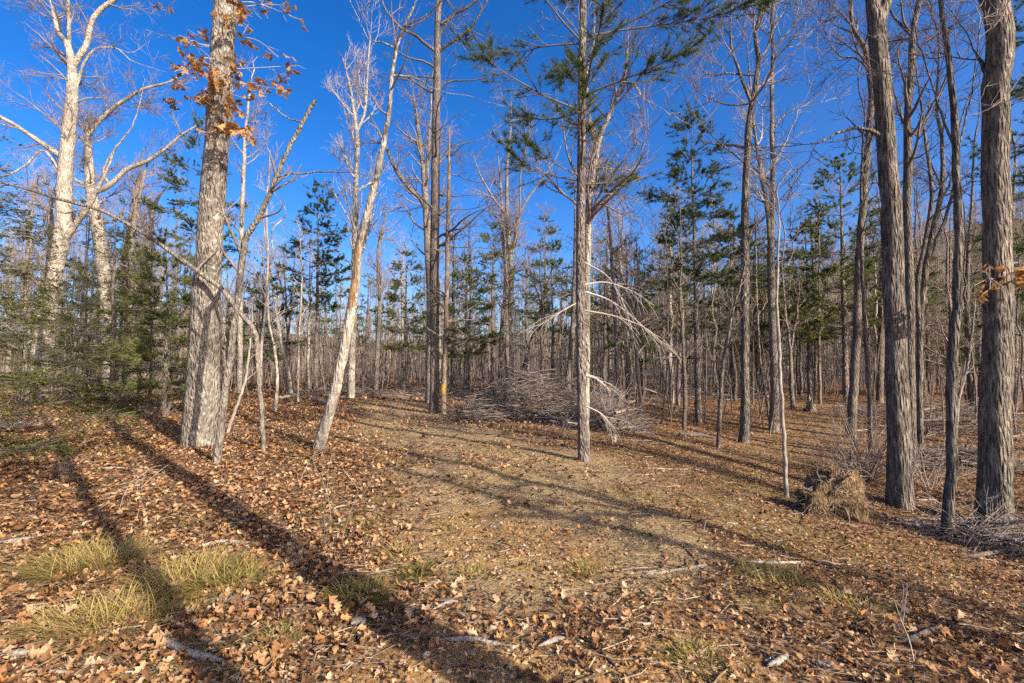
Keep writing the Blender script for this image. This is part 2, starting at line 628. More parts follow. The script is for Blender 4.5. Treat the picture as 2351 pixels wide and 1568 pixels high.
def hero_tree(name, label, cat, bk, tw, pts, H, limbs=(), depth=None, t0=0.45, n=(14, 70, 320, 700), L=(1.6, 3.0), up=0.10,
              flare=0.28, S=14, extend=True, group=None, ang=(40, 75), snap=False):
    if depth is None:
        b = gp(pts[0][0], pts[0][1])
        d = b[1]
    else:
        d = depth
        p0 = at(pts[0][0], pts[0][1], d)
        b = np.array([p0[0], d, gz(p0[0], d)])
    rows = to3d(pts, d)
    if depth is not None and rows[0][2] > b[2] + 0.1:      # foot hidden in the picture: run the stem down to the ground
        rows.insert(0, [b[0], d, b[2], rows[0][3] * 1.05])
    rows[0][:3] = list(b)
    b = np.array(rows[0][:3])
    top = np.array(rows[-1])
    if extend:
        dirn = unit(np.array(rows[-1][:3]) - np.array(rows[-2][:3]))
        dirn = unit(dirn + np.array([0, 0, 0.6]))
        rest = max(b[2] + H - top[2], 1.0)
        for f in (0.33, 0.66, 1.0):
            q = top[:3] + dirn * rest * f + rng.normal(size=3) * 0.12 * rest * f * np.array([1, 1, 0])
            rows.append([q[0], q[1], q[2], top[3] * (1 - f) ** 0.8 + 0.006])
    elif 'snag' not in name:
        rows[-1][3] *= 0.35
    K = 44
    path = catmull(rows, K)
    path[1:-1, :2] += rng.normal(size=(K - 2, 2)) * 0.006
    under = path[0].copy()
    under[2] -= 0.35
    path = np.vstack([under, path])
    K += 1
    root = empty(name, b)
    tag(root, label, cat, group)
    mbt = MB()
    Ht = path[-1, 2] - path[0, 2]
    mbt.tube(path[:, :3], path[:, 3], S, lobes=trunk_lobes(K, S, flare, 0.45, Ht, len(label) * 7 + int(pts[0][0])))
    mbt.build('trunk', M[bk], root, b)
    mains = [catmull(path, 20)]
    for i, lb in enumerate(limbs):
        rws = to3d(lb, d, drift=random.uniform(-0.35, 0.35) * (len(lb) - 1) * 0.4)
        # root the limb on the trunk axis
        j = int(np.argmin(np.linalg.norm(path[:, :3] - np.array(rws[0][:3]), axis=1)))
        if np.linalg.norm(path[j, :3] - np.array(rws[0][:3])) < 0.6:
            rws[0][:3] = list(path[j, :3])
        end = rws[-1]
        if end[2] > b[2] + 6 or lb[-1][1] <= 8:
            dr = unit(np.array(rws[-1][:3]) - np.array(rws[-2][:3])) + np.array([0, 0, 0.4])
            q = np.array(end[:3]) + unit(dr) * 1.4
            rws.append([q[0], q[1], q[2], max(end[3] * 0.35, 0.004)])
        else:
            rws[-1][3] = max(rws[-1][3] * 0.6, 0.003)
        lp = catmull(rws, 20)
        lp[2:, :3] += np.cumsum(rng.normal(size=(18, 3)) * 0.012, axis=0)
        ml = MB()
        ml.tube(lp[:, :3], lp[:, 3], 8)
        ml.build('limb', M[bk], root, b)
        mains.append(lp)
    P0 = np.stack([m[:, :3] for m in mains])
    R0 = np.stack([m[:, 3] for m in mains])
    if sum(n) > 0:
        mc = MB()
        wts = np.linalg.norm(np.diff(P0, axis=1), axis=2).sum(1)
        # trunk only above t0, limbs along their length
        P1a, R1a = spawn(P0[:1], R0[:1], max(n[0], 1), t0, 0.99, L, ang, 8, 0.13, up, 0.5, 0.045, 0.006)
        P1, R1 = P1a, R1a
        if len(P0) > 1:
            P1b, R1b = spawn(P0[1:], R0[1:], max(n[0], 1), 0.2, 0.98, (L[0] * 0.6, L[1] * 0.7), ang, 8, 0.14, up, 0.55, 0.035, 0.005)
            P1 = np.concatenate([P1a, P1b])
            R1 = np.concatenate([R1a, R1b])
        mc.tube(P1, R1, 5)
        src = [(P1, R1)]
        if n[1]:
            P2, R2 = spawn(P1, R1, n[1], 0.15, 1.0, (L[0] * 0.45, L[1] * 0.5), (25, 65), 6, 0.16, up, 0.6, 0.02, 0.004)
            mc.tube(P2, R2, 4)
        if n[2]:
            P3, R3 = spawn(P2, R2, n[2], 0.1, 1.0, (L[0] * 0.22, L[1] * 0.30), (25, 60), 4, 0.18, up, 0.7, 0.009, 0.0036)
            mc.tube(P3, R3, 3)
        if n[3]:
            P4, R4 = spawn(P3, R3, n[3], 0.1, 1.0, (0.2, 0.6), (20, 55), 4, 0.16, up, 0.8, 0.005, 0.0028)
            mc.slivers(P4, R4)
        mc.build('crown', M[tw], root, b)
    return root, path, d


W = (18, 100, 480, 1000)
W2 = (20, 130, 650, 1400)
# the big oak with clinging leaves
oak, oak_path, oak_d = hero_tree('oak_tree', 'thickest pale barked oak with brown leaves clinging to its trunk, left of the clearing', 'oak', 'oak', 'twigpale',
    [(459, 1022, 74), (461, 985, 72), (465, 900, 68), (468, 850, 65), (474, 700, 58), (486, 500, 53), (497, 350, 50), (502, 250, 50), (515, 50, 48), (520, -20, 46)],
    19, S=24, flare=0.22, t0=0.55, n=(14, 70, 260, 400), L=(2.5, 4.5))
# broken leaning snag beside it
hero_tree('leaning_snag', 'leaning broken topped dead sapling standing just in front of the big oak', 'snag', 'grey', 'twig',
    [(496, 1066, 19), (504, 1000, 17), (523, 852, 16), (540, 732, 15), (550, 647, 15), (558, 577, 15), (567, 541, 14), (601, 486, 12), (650, 370, 10), (690, 290, 9), (724, 230, 8)],
    6, [[(556, 590, 8), (536, 534, 6), (505, 459, 4), (488, 400, 2)], [(632, 405, 5), (700, 392, 4), (780, 394, 3), (850, 408, 2)], [(690, 285, 4), (640, 262, 3), (600, 232, 2)]],
    extend=False, t0=0.5, n=(5, 14, 30, 0), L=(0.5, 1.2), flare=0.1, S=9)
# bent-over sapling
hero_tree('bent_sapling', 'bent over sapling arching left across the front of the big oak', 'sapling', 'grey', 'twig',
    [(604, 1036, 12), (603, 960, 11), (594, 869, 11), (587, 766, 11), (565, 735, 11), (546, 712, 11), (512, 667, 11), (454, 623, 11), (342, 544, 9), (239, 486, 8), (143, 459, 7), (40, 428, 5), (-40, 410, 4)],
    6, extend=False, t0=0.45, n=(9, 22, 40, 0), L=(0.5, 1.3), flare=0.1, S=8)
hero_tree('sapling', 'slim upright sapling rising right beside the bent over sapling', 'sapling', 'smooth', 'twig',
    [(598, 915, 8), (600, 800, 7), (611, 698, 6), (615, 589, 5), (612, 480, 4), (618, 400, 3)], 9, n=(10, 40, 120, 100), L=(0.8, 1.8), flare=0.1, S=7, t0=0.3)
hero_tree('sapling', 'thin crooked sapling bowing left between the bent sapling and the leaning trunk', 'sapling', 'pale', 'twigpale',
    [(632, 946, 8), (637, 869, 7), (630, 800, 6), (618, 742, 5), (616, 660, 4), (625, 580, 3)], 7, n=(8, 30, 90, 60), L=(0.8, 1.6), flare=0.1, S=7, t0=0.3)
hero_tree('sapling', 'pale straight sapling tilting left, nearest the fallen pale log', 'sapling', 'pale', 'twigpale',
    [(668, 906, 11), (660, 850, 9), (649, 801, 8), (632, 698, 6), (618, 610, 5), (606, 520, 3)], 9, n=(10, 40, 120, 100), L=(0.9, 1.9), flare=0.1, S=7, t0=0.35)
hero_tree('sapling', 'thin pale sapling standing just left of the leaning trunk', 'sapling', 'pale', 'twigpale',
    [(684, 926, 6), (686, 801, 5), (693, 650, 4), (690, 560, 3)], 6, n=(8, 30, 90, 60), L=(0.7, 1.4), flare=0.1, S=6, t0=0.3)
hero_tree('sapling', 'short slanting sapling leaning right beside the foot of the leaning snag', 'sapling', 'smooth', 'twig',
    [(523, 994, 9), (540, 940, 7), (564, 869, 6), (577, 760, 4), (580, 700, 3)], 3, n=(5, 14, 30, 0), L=(0.4, 0.9), flare=0.1, S=6, t0=0.4, extend=False)
# leaning tree at the edge of the clearing
scar_root, scar_path, scar_d = hero_tree('leaning_tree', 'pale leaning tree with a torn rusty scar, its foot on the edge of the clearing', 'leaning tree', 'pale', 'twig',
    [(731, 1033, 27), (742, 990, 25), (762, 925, 24), (782, 840, 23), (800, 750, 22), (812, 690, 22), (817, 650, 20), (827, 550, 18), (854, 450, 16), (877, 350, 13), (894, 250, 10), (903, 150, 8), (922, 75, 6), (939, 40, 5)],
    11, [[(860, 425, 7), (835, 428, 5), (815, 440, 3)], [(900, 175, 6), (935, 172, 4), (975, 182, 3), (1000, 200, 2)], [(912, 108, 5), (880, 95, 4), (850, 85, 3), (830, 60, 2)], [(925, 70, 5), (950, 50, 4), (985, 25, 3)]],
    t0=0.55, n=(8, 32, 110, 160), L=(1.0, 2.2), S=12)
hero_tree('bare_tree', 'white barked tree with two upswept crowns right behind the leaning trunk', 'tree', 'pale', 'twigpale',
    [(806, 913, 17), (808, 800, 16), (813, 690, 15), (815, 560, 14), (817, 426, 12), (820, 320, 10), (815, 277, 8), (803, 196, 6), (786, 130, 4)],
    17, [[(818, 300, 7), (836, 261, 6), (842, 196, 5), (848, 120, 3)], [(812, 610, 8), (838, 560, 6), (850, 500, 5), (850, 430, 4)]], t0=0.42, n=W2, L=(1.6, 3.2), up=0.22, extend=False)
# tall dark trees left of the brush pile
hero_tree('bare_tree', 'tall dark straight tree with the highest forking crown, left end of the brush pile', 'tree', 'dark', 'twigdark',
    [(996, 950, 24), (998, 880, 22), (998, 700, 22), (998, 550, 21), (1000, 350, 19), (1004, 150, 16), (1008, 0, 13)],
    18, [[(1004, 132, 8), (955, 80, 7), (922, 65, 6), (895, 35, 5), (875, 0, 4)], [(1008, 132, 8), (1028, 102, 7), (1059, 83, 6), (1089, 52, 5), (1115, 4, 4)],
         [(1008, 52, 7), (1049, 30, 6), (1092, 2, 5)], [(1003, 204, 5), (1030, 187, 4), (1085, 183, 3), (1150, 170, 2)], [(1003, 375, 5), (1020, 345, 4), (1060, 328, 3), (1110, 312, 2)],
         [(1000, 455, 4), (1035, 452, 3), (1085, 450, 2), (1130, 452, 1.6)], [(998, 515, 4), (1025, 483, 3), (1075, 482, 2), (1120, 470, 1.6)], [(1002, 180, 4), (960, 175, 3), (905, 178, 2)],
         [(998, 575, 4), (1060, 568, 3), (1140, 570, 2)]],
    t0=0.3, n=(16, 80, 300, 500), L=(1.5, 3.2), up=0.02, S=14)
hero_tree('bare_tree', 'grey forked tree with a long left leaning limb, directly behind the tall dark tree', 'tree', 'grey', 'twig',
    [(988, 940, 22), (990, 700, 20), (985, 600, 19), (978, 480, 15), (972, 392, 12), (961, 305, 9), (955, 261, 7), (948, 200, 4)],
    17, [[(985, 560, 13), (974, 470, 12), (939, 427, 11), (909, 383, 9), (889, 340, 7), (870, 300, 5), (850, 262, 3)], [(976, 440, 9), (983, 380, 8), (988, 300, 6), (992, 230, 4)]], depth=19, t0=0.45, n=W, L=(1.6, 3.0), extend=False)
blz_root, blz_path, blz_d = hero_tree('bare_tree', 'thin straight tree with a yellow paint blaze and rusty stem, beside the tall dark tree', 'tree', 'rust', 'twigdark',
    [(1017, 953, 15), (1019, 900, 12), (1023, 775, 11), (1028, 536, 9), (1031, 400, 7), (1032, 290, 4)],
    12, t0=0.2, n=(24, 60, 160, 150), L=(0.9, 2.2), up=-0.02, extend=False, ang=(60, 95), S=10)
hero_tree('bare_tree', 'forked grey tree with open bare crown behind the middle of the brush pile', 'tree', 'grey', 'twig',
    [(1163, 898, 13), (1166, 800, 12), (1172, 700, 12), (1174, 640, 12), (1172, 590, 11), (1165, 500, 9), (1164, 392, 7), (1172, 300, 5), (1174, 218, 3)],
    15, [[(1174, 610, 8), (1185, 520, 7), (1205, 470, 6), (1240, 420, 4), (1268, 380, 3)], [(1166, 500, 6), (1130, 450, 5), (1105, 400, 3)], [(1172, 590, 6), (1192, 500, 5), (1195, 400, 4), (1215, 300, 3)]],
    t0=0.4, n=W2, L=(1.6, 3.2), extend=False)
hero_tree('bare_tree', 'slim grey twin stem just left of the forked tree behind the brush pile', 'tree', 'grey', 'twig',
    [(1147, 895, 10), (1152, 760, 9), (1160, 650, 8), (1155, 540, 6), (1150, 430, 5), (1140, 330, 3)], 14, t0=0.45, n=W, L=(1.4, 2.6), extend=False, S=8)
hero_tree('leaning_tree', 'thin dark stem leaning right behind the brush pile', 'leaning tree', 'dark', 'twig',
    [(1188, 896, 9), (1203, 840, 8), (1218, 789, 7), (1238, 723, 6), (1258, 648, 5), (1285, 560, 3)], 10, t0=0.45, n=(8, 30, 90, 60), L=(0.8, 1.6), flare=0.1, S=7, extend=False)
# the central pine's deciduous companion and the dark stub
hero_tree('bare_tree', 'lichen spotted tree forking out from behind the central pine trunk', 'tree', 'pale', 'twig',
    [(1344, 1010, 18), (1345, 800, 18), (1347, 620, 17), (1349, 540, 16), (1351, 475, 15), (1363, 390, 14), (1376, 320, 12), (1399, 265, 10), (1424, 205, 8), (1436, 150, 6), (1442, 60, 4)],
    15, [[(1372, 335, 9), (1358, 300, 8), (1352, 262, 6), (1346, 190, 5), (1365, 90, 3)], [(1425, 195, 6), (1445, 190, 5), (1468, 205, 4), (1490, 232, 2)], [(1358, 385, 4), (1395, 388, 3.5), (1440, 395, 3), (1470, 440, 2)]],
    depth=9.1, t0=0.5, n=W, L=(1.2, 2.6), S=12, extend=False)
hero_tree('snag', 'dark tapering dead trunk behind the central pine at the end of the brush pile', 'snag', 'dark', 'twigdark',
    [(1297, 944, 21), (1303, 890, 17), (1310, 830, 14), (1315, 741, 11), (1318, 640, 8), (1320, 520, 5), (1320, 430, 3)], 9, t0=0.3, n=(10, 30, 80, 40), L=(0.8, 1.8), flare=0.4, S=10, extend=False, up=-0.02)
# right of centre
hero_tree('bare_tree', 'tall lichen streaked tree with dark lower trunk, in front of the shaded hollow', 'tree', 'ridge', 'twig',
    [(1708, 1017, 25), (1711, 960, 21), (1711, 765, 19), (1711, 600, 18), (1711, 490, 17), (1713, 400, 16), (1720, 274, 14), (1733, 206, 12), (1743, 122, 11), (1733, 88, 9), (1750, 0, 8)],
    18, [[(1722, 245, 8), (1698, 171, 7), (1678, 98, 5), (1683, 24, 4), (1690, -20, 3)], [(1740, 140, 7), (1760, 112, 6), (1775, 70, 4), (1800, 20, 3)], [(1715, 365, 4), (1670, 340, 3.5), (1630, 300, 2.5), (1600, 262, 2)],
         [(1718, 250, 5), (1680, 240, 4), (1640, 228, 3), (1610, 205, 2)], [(1706, 180, 5), (1670, 172, 4), (1630, 172, 3), (1608, 150, 2)], [(1711, 545, 4), (1740, 520, 4), (1790, 470, 3), (1830, 420, 2)]],
    t0=0.45, n=W2, L=(1.5, 3.0), S=14)
hero_tree('bare_tree', 'sunlit bowed tree with a second stem leaning left, behind the tall lichen streaked tree', 'tree', 'grey', 'twigpale',
    [(1777, 988, 23), (1779, 920, 19), (1776, 800, 18), (1772, 700, 17), (1770, 600, 15), (1772, 500, 13), (1774, 400, 11), (1772, 250, 9), (1774, 100, 7), (1776, 0, 6)],
    19, [[(1771, 580, 11), (1764, 500, 10), (1750, 400, 9), (1737, 300, 7), (1728, 215, 5), (1722, 140, 3)], [(1773, 300, 5), (1800, 260, 4), (1850, 240, 3)], [(1774, 150, 5), (1800, 110, 4), (1840, 60, 3)]], t0=0.4, n=W2, L=(1.5, 3.0), up=0.16, S=12)
hero_tree('sapling', 'thin stem slanting up against the left side of the bowed sunlit tree', 'sapling', 'grey', 'twig',
    [(1769, 975, 7), (1757, 900, 6), (1745, 820, 5), (1738, 700, 4), (1736, 600, 3)], 7, n=(6, 22, 60, 40), L=(0.7, 1.4), flare=0.1, S=6, t0=0.4)
hero_tree('sapling', 'slender dark sapling bending right toward the tall lichen streaked tree', 'sapling', 'dark', 'twigdark',
    [(1649, 1029, 10), (1654, 930, 9), (1660, 843, 8), (1680, 727, 6), (1700, 652, 5), (1716, 580, 3)], 6, n=(7, 24, 70, 40), L=(0.6, 1.4), flare=0.1, S=7, t0=0.35)
hero_tree('sapling', 'lone thin greenish sapling standing left of the upturned root clump', 'sapling', 'smooth', 'twig',
    [(1806, 1142, 11), (1804, 1090, 9), (1801, 1021, 9), (1795, 930, 8), (1790, 842, 8), (1788, 765, 7), (1783, 690, 6), (1786, 600, 5), (1790, 480, 3)], 5, n=(7, 24, 60, 40), L=(0.5, 1.1), flare=0.12, S=8, t0=0.5)
hero_tree('bare_tree', 'small forked tree standing in the gap behind the greenish sapling', 'tree', 'grey', 'twig',
    [(1820, 940, 11), (1817, 880, 9), (1813, 792, 8), (1806, 740, 6), (1800, 680, 4), (1796, 600, 3)], 9, [[(1814, 800, 6), (1822, 760, 5), (1832, 720, 4), (1838, 640, 3)]], n=(8, 34, 120, 100), L=(0.9, 1.8), S=8, t0=0.4)
hero_tree('sapling', 'leftmost of two thin straight stems on the leafy rise behind the gap', 'sapling', 'grey', 'twig',
    [(1871, 917, 7), (1872, 820, 6), (1870, 720, 5), (1866, 620, 4), (1864, 520, 3)], 9, n=(8, 34, 120, 100), L=(0.8, 1.6), flare=0.1, S=6, t0=0.4)
hero_tree('sapling', 'rightmost of two thin straight stems on the leafy rise behind the gap', 'sapling', 'rust', 'twig',
    [(1883, 927, 7), (1881, 820, 6), (1880, 700, 5), (1881, 600, 4), (1880, 500, 3)], 9, n=(8, 34, 120, 100), L=(0.8, 1.6), flare=0.1, S=6, t0=0.4)
# right hand group
hero_tree('bare_tree', 'dark wavy topped tree rising behind the root clump, left of the thick bowed trunk', 'tree', 'dark', 'twigdark',
    [(1954, 1005, 22), (1958, 920, 19), (1962, 840, 18), (1967, 775, 17), (1972, 600, 16), (1983, 450, 15), (1995, 300, 13), (2000, 210, 12), (1988, 115, 11), (1958, 65, 9), (1953, 0, 8)],
    15, [[(1999, 170, 5), (1960, 130, 4), (1930, 128, 3), (1908, 100, 2)]], t0=0.5, n=W, L=(1.2, 2.6), S=12)
hero_tree('sapling', 'dark slim stem just right of the dark wavy topped tree', 'sapling', 'dark', 'twigdark',
    [(2000, 1050, 10), (1997, 950, 9), (1993, 843, 9), (1982, 672, 8), (1977, 536, 7), (1978, 400, 5), (1985, 260, 3)], 10, n=(9, 34, 100, 80), L=(0.7, 1.6), flare=0.1, S=7, t0=0.45)
hero_tree('bare_tree', 'distant dark trunk seen between the slim stem and the thick bowed trunk', 'tree', 'dark', 'twigdark',
    [(2018, 924, 17), (2022, 800, 15), (2026, 650, 13), (2030, 500, 11), (2028, 350, 8)], 16, n=W, L=(1.5, 2.8), S=9)
hero_tree('bare_tree', 'thick bowed tree with sunlit right flank, just right of the root clump', 'tree', 'ridge', 'twigdark',
    [(2067, 1166, 52), (2066, 1120, 48), (2062, 960, 44), (2057, 765, 41), (2053, 700, 41), (2048, 500, 40), (2038, 350, 38), (2025, 200, 36), (2013, 60, 37), (2000, -10, 26)],
    15, [[(2015, 75, 26), (2028, 30, 24), (2040, -20, 22), (2060, -120, 16), (2075, -220, 10)], [(2030, 303, 9), (2000, 297, 9), (1958, 292, 7), (1913, 310, 5), (1868, 328, 4), (1813, 332, 2)]],
    t0=0.7, n=(8, 40, 140, 160), L=(1.2, 2.6), S=20, flare=0.18)
hero_tree('bare_tree', 'dark crooked tree close behind the thick bowed trunk on its right', 'tree', 'dark', 'twigdark',
    [(2093, 1075, 22), (2091, 950, 20), (2089, 800, 20), (2088, 700, 20), (2083, 500, 18), (2085, 350, 17), (2083, 275, 15), (2093, 150, 14), (2095, 80, 12), (2113, 0, 11)],
    14, [[(2094, 90, 6), (2070, 55, 5), (2045, 15, 4), (2040, -30, 3)], [(2084, 330, 5), (2120, 290, 4), (2150, 240, 3)]], t0=0.45, n=(14, 60, 220, 300), L=(1.2, 2.6), S=12)
hero_tree('bare_tree', 'cluster of curving dark stems sprouting from one base, left of the slender straight tree', 'tree', 'dark', 'twigdark',
    [(2116, 1066, 13), (2112, 960, 12), (2112, 850, 12), (2113, 750, 12), (2128, 600, 12), (2148, 500, 11), (2163, 425, 10), (2163, 325, 8), (2150, 250, 6), (2155, 160, 4)],
    12, [[(2111, 760, 9), (2108, 650, 9), (2128, 525, 9), (2135, 425, 8), (2120, 325, 6), (2112, 240, 4), (2100, 160, 3)], [(2124, 620, 8), (2138, 575, 8), (2163, 500, 7), (2183, 415, 6), (2186, 350, 5), (2200, 260, 3), (2230, 180, 2)]],
    t0=0.5, n=(14, 60, 220, 300), L=(1.0, 2.2), S=10)
hero_tree('bare_tree', 'slender straight tree bending left at the top, just left of the rightmost thick trunk', 'tree', 'ridge', 'twig',
    [(2176, 1230, 26), (2179, 1170, 22), (2185, 1021, 21), (2190, 765, 19), (2197, 700, 18), (2200, 500, 17), (2195, 350, 15), (2188, 225, 13), (2168, 75, 11), (2158, 0, 9)],
    13, [[(2193, 330, 6), (2172, 290, 5), (2150, 215, 4), (2130, 150, 3)], [(2198, 340, 5), (2225, 260, 4), (2240, 210, 3)]], t0=0.5, n=(12, 50, 180, 250), L=(1.0, 2.2), S=14, flare=0.15)
big_root, big_path, big_d = hero_tree('bare_tree', 'rightmost and broadest dark trunk, lit along its right edge', 'tree', 'ridge', 'twigdark',
    [(2284, 1208, 66), (2285, 1150, 60), (2287, 972, 56), (2290, 765, 53), (2290, 700, 52), (2288, 450, 50), (2285, 250, 49), (2285, 0, 47)],
    17, [[(2275, 190, 12), (2262, 160, 10), (2248, 132, 6), (2240, 120, 3)]], t0=0.65, n=(10, 50, 160, 160), L=(1.6, 3.2), S=22, flare=0.3)
hero_tree('bare_tree', 'dark stem behind the slender tree, at the edge of the fallen timber', 'tree', 'dark', 'twigdark',
    [(2231, 948, 13), (2226, 850, 10), (2220, 740, 9), (2222, 600, 8), (2230, 480, 6), (2236, 350, 4)], 12, n=(10, 50, 160, 120), L=(1.0, 2.0), S=8, t0=0.4)
hero_tree('sapling', 'sinuous pale sapling curving up right behind the slender tree', 'sapling', 'smooth', 'twig',
    [(2196, 990, 8), (2200, 920, 7), (2216, 860, 6), (2226, 809, 5), (2234, 740, 4), (2242, 660, 3)], 6, n=(7, 22, 50, 30), L=(0.5, 1.2), flare=0.1, S=6, t0=0.3, extend=False)
hero_tree('bare_tree', 'pale thin tree at the right edge of the picture beyond the broadest trunk', 'tree', 'grey', 'twigpale',
    [(2330, 930, 13), (2332, 800, 11), (2326, 700, 10), (2318, 640, 9), (2322, 520, 8), (2330, 400, 6)], 14, n=(10, 50, 160, 160), L=(1.0, 2.2), S=8, t0=0.4)
# left woods
hero_tree('bare_tree', 'large pale tree at the far left with wide spreading limbs', 'tree', 'pale', 'twig',
    [(105, 915, 27), (108, 850, 24), (112, 784, 24), (122, 650, 27), (145, 525, 31), (150, 400, 28), (157, 300, 26), (165, 225, 23), (165, 150, 18), (155, 100, 12), (135, 75, 10), (115, 0, 7)],
    16, [[(167, 155, 13), (200, 105, 12), (215, 50, 11), (240, 20, 10), (270, 0, 9)], [(163, 120, 9), (160, 50, 8), (155, 0, 7)], [(142, 372, 13), (95, 330, 11), (55, 305, 9), (0, 272, 7), (-60, 250, 5)],
         [(150, 560, 15), (170, 520, 14), (195, 485, 12), (222, 440, 9), (245, 400, 6)], [(165, 230, 9), (200, 122, 5), (260, 110, 4), (300, 140, 2)], [(152, 420, 6), (100, 345, 4), (60, 380, 4), (0, 408, 4)]],
    t0=0.5, n=(24, 180, 1000, 2400), L=(1.8, 3.6), up=0.06, extend=False)
hero_tree('bare_tree', 'pale tree with arching right hand limbs, second from the far left', 'tree', 'pale', 'twig',
    [(250, 905, 25), (250, 800, 25), (243, 680, 26), (236, 600, 26), (225, 525, 25), (212, 460, 22), (205, 390, 18), (202, 320, 14), (198, 270, 8)],
    14, [[(215, 450, 12), (250, 425, 11), (290, 385, 9), (340, 365, 8), (410, 310, 5), (450, 285, 3)], [(205, 318, 10), (235, 270, 9), (280, 235, 8), (340, 205, 6), (395, 190, 4)], [(208, 452, 9), (190, 425, 8), (165, 405, 6)], [(203, 335, 8), (185, 315, 7), (168, 305, 5)],
         [(252, 424, 6), (236, 392, 5), (262, 340, 4), (300, 290, 3), (318, 240, 2)]],
    t0=0.5, n=(22, 170, 950, 2200), L=(1.6, 3.4), up=0.08, extend=False)
hero_tree('bare_tree', 'pale slanting trunk close behind the large far left tree', 'tree', 'pale', 'twig',
    [(76, 900, 26), (82, 830, 24), (95, 740, 20), (108, 640, 14), (118, 540, 10), (118, 430, 6)], 16, depth=24, n=W, L=(1.6, 3.0), S=10, extend=False)
for i, (pts, lab) in enumerate([
        ([(282, 900, 13), (288, 760, 12), (280, 640, 12), (300, 500, 10), (318, 420, 8), (330, 340, 5)], 'brown bare tree just right of the arching limbed pale tree'),
        ([(308, 905, 13), (302, 740, 13), (302, 625, 12), (306, 525, 10), (322, 440, 8), (345, 350, 5)], 'grey bare tree in the middle of the slim trunks left of the oak'),
        ([(342, 900, 11), (345, 760, 11), (344, 640, 10), (349, 500, 9), (360, 460, 7), (390, 420, 4)], 'dark bare tree with a snapped look, nearest left of the big oak'),
        ([(550, 905, 12), (551, 800, 11), (553, 600, 10), (557, 459, 9), (562, 330, 7), (570, 240, 5), (580, 170, 3)], 'tall slim pale tree seen just right of the big oak trunk'),
        ([(862, 905, 11), (868, 780, 10), (872, 660, 9), (868, 580, 7), (880, 520, 5), (893, 450, 3)], 'grey bare tree between the leaning trunk and the tall dark tree'),
        ([(1420, 930, 10), (1416, 800, 9), (1408, 650, 8), (1402, 560, 7), (1392, 430, 5), (1390, 360, 3)], 'thin grey bare tree just right of the central pine'),
        ([(1556, 930, 9), (1560, 830, 8), (1568, 740, 7), (1560, 640, 6), (1558, 540, 4)], 'thin bare tree left of the bushy topped young pine'),
        ([(1462, 945, 10), (1464, 850, 9), (1460, 740, 8), (1466, 640, 6), (1460, 540, 4)], 'dark thin tree halfway between the central pine and the young pine')]):
    hero_tree('bare_tree', lab, 'tree', ['grey', 'grey', 'dark', 'pale', 'grey', 'grey', 'grey', 'dark'][i], 'twig', pts, 14, t0=0.42, n=(13, 70, 300, 500), L=(1.3, 2.7), S=9, extend=i in (3,))


# ------------------------------------------------------------------ trunk scars and the paint blaze
def trunk_patch(name, root, path, d, y0, y1, mat, label, a0, a1, proud=0.004):
    """thin curved sheet hugging one side of a trunk"""
    zt = at(0, y0, d)[2]
    zb = at(0, y1, d)[2]
    zs = np.linspace(zb, zt, 10)
    o = np.array(root.location)
    A = np.linspace(a0, a1, 9)
    V = []
    for z in zs:
        x = np.interp(z, path[:, 2], path[:, 0])
        y = np.interp(z, path[:, 2], path[:, 1])
        r = np.interp(z, path[:, 2], path[:, 3]) * 1.08 + proud
        for a in A + rng.normal() * 0.08:
            V.append([x + r * math.cos(a), y + r * math.sin(a), z + rng.normal() * 0.008])
    g = np.arange(90).reshape(10, 9)
    F4 = np.stack([g[:-1, :-1], g[:-1, 1:], g[1:, 1:], g[1:, :-1]], -1).reshape(-1, 4)
    m_ = MB()
    m_.add(V, None, F4)
    p = m_.build(name, mat, root, o)
    p['label'] = label
    return p


trunk_patch('paint_blaze', blz_root, blz_path, blz_d, 882, 906, M['blaze'], 'yellow paint blaze on the stem', R(215), R(300), 0.010)
trunk_patch('torn_scar', scar_root, scar_path, scar_d, 560, 640, M['torn'], 'rusty strip of torn bare wood', R(235), R(290), 0.003)
trunk_patch('torn_scar', scar_root, scar_path, scar_d, 642, 705, M['torn'], 'splintered rusty wound below the strip', R(225), R(310), 0.008)


# ------------------------------------------------------------------ oak leaves on the oak
def leaf_mesh(name, mat, tone, seed, L=0.13):
    r_ = np.random.default_rng(seed)
    t = np.array([0, 0.14, 0.3, 0.42, 0.56, 0.68, 0.82, 0.92, 1.0])
    w = np.array([0.01, 0.10, 0.22, 0.12, 0.30, 0.16, 0.27, 0.14, 0.0]) * (0.9 + 0.3 * r_.random())
    bend = r_.uniform(-0.7, 0.7)
    curl = r_.uniform(0.2, 0.9)
    V = []
    for k in range(len(t)):
        z = bend * (t[k] - 0.5) ** 2
        V.append([0, t[k], z])
    for sgn in (-1, 1):
        for k in range(1, len(t) - 1):
            ww = w[k] * (1 + 0.2 * r_.normal())
            V.append([sgn * ww, t[k] + 0.05, bend * (t[k] - 0.5) ** 2 + curl * ww * abs(ww) / 0.3 + 0.03 * r_.normal()])
    V = np.array(V) * L
    n = len(t)
    F3 = []
    for si, base in ((0, n), (1, n + n - 2)):
        f = [(0, 1, base)]
        for k in range(1, n - 2):
            f += [(k, k + 1, base + k - 1), (k + 1, base + k, base + k - 1)]
        f += [(n - 2, n - 1, base + n - 3)]
        F3 += f if si == 0 else [(c, b, a) for a, b, c in f]
    m_ = MB()
    m_.add(V, F3, None, tone)
    o = m_.build(name, mat, smooth=True, tones=True)
    me = o.data
    bpy.data.objects.remove(o)
    return me


oakleafs = [leaf_mesh('leaf', M['oakleaf'], t, i, 0.17) for i, t in enumerate((0.1, 0.3, 0.45, 0.6, 0.75, 0.95))]


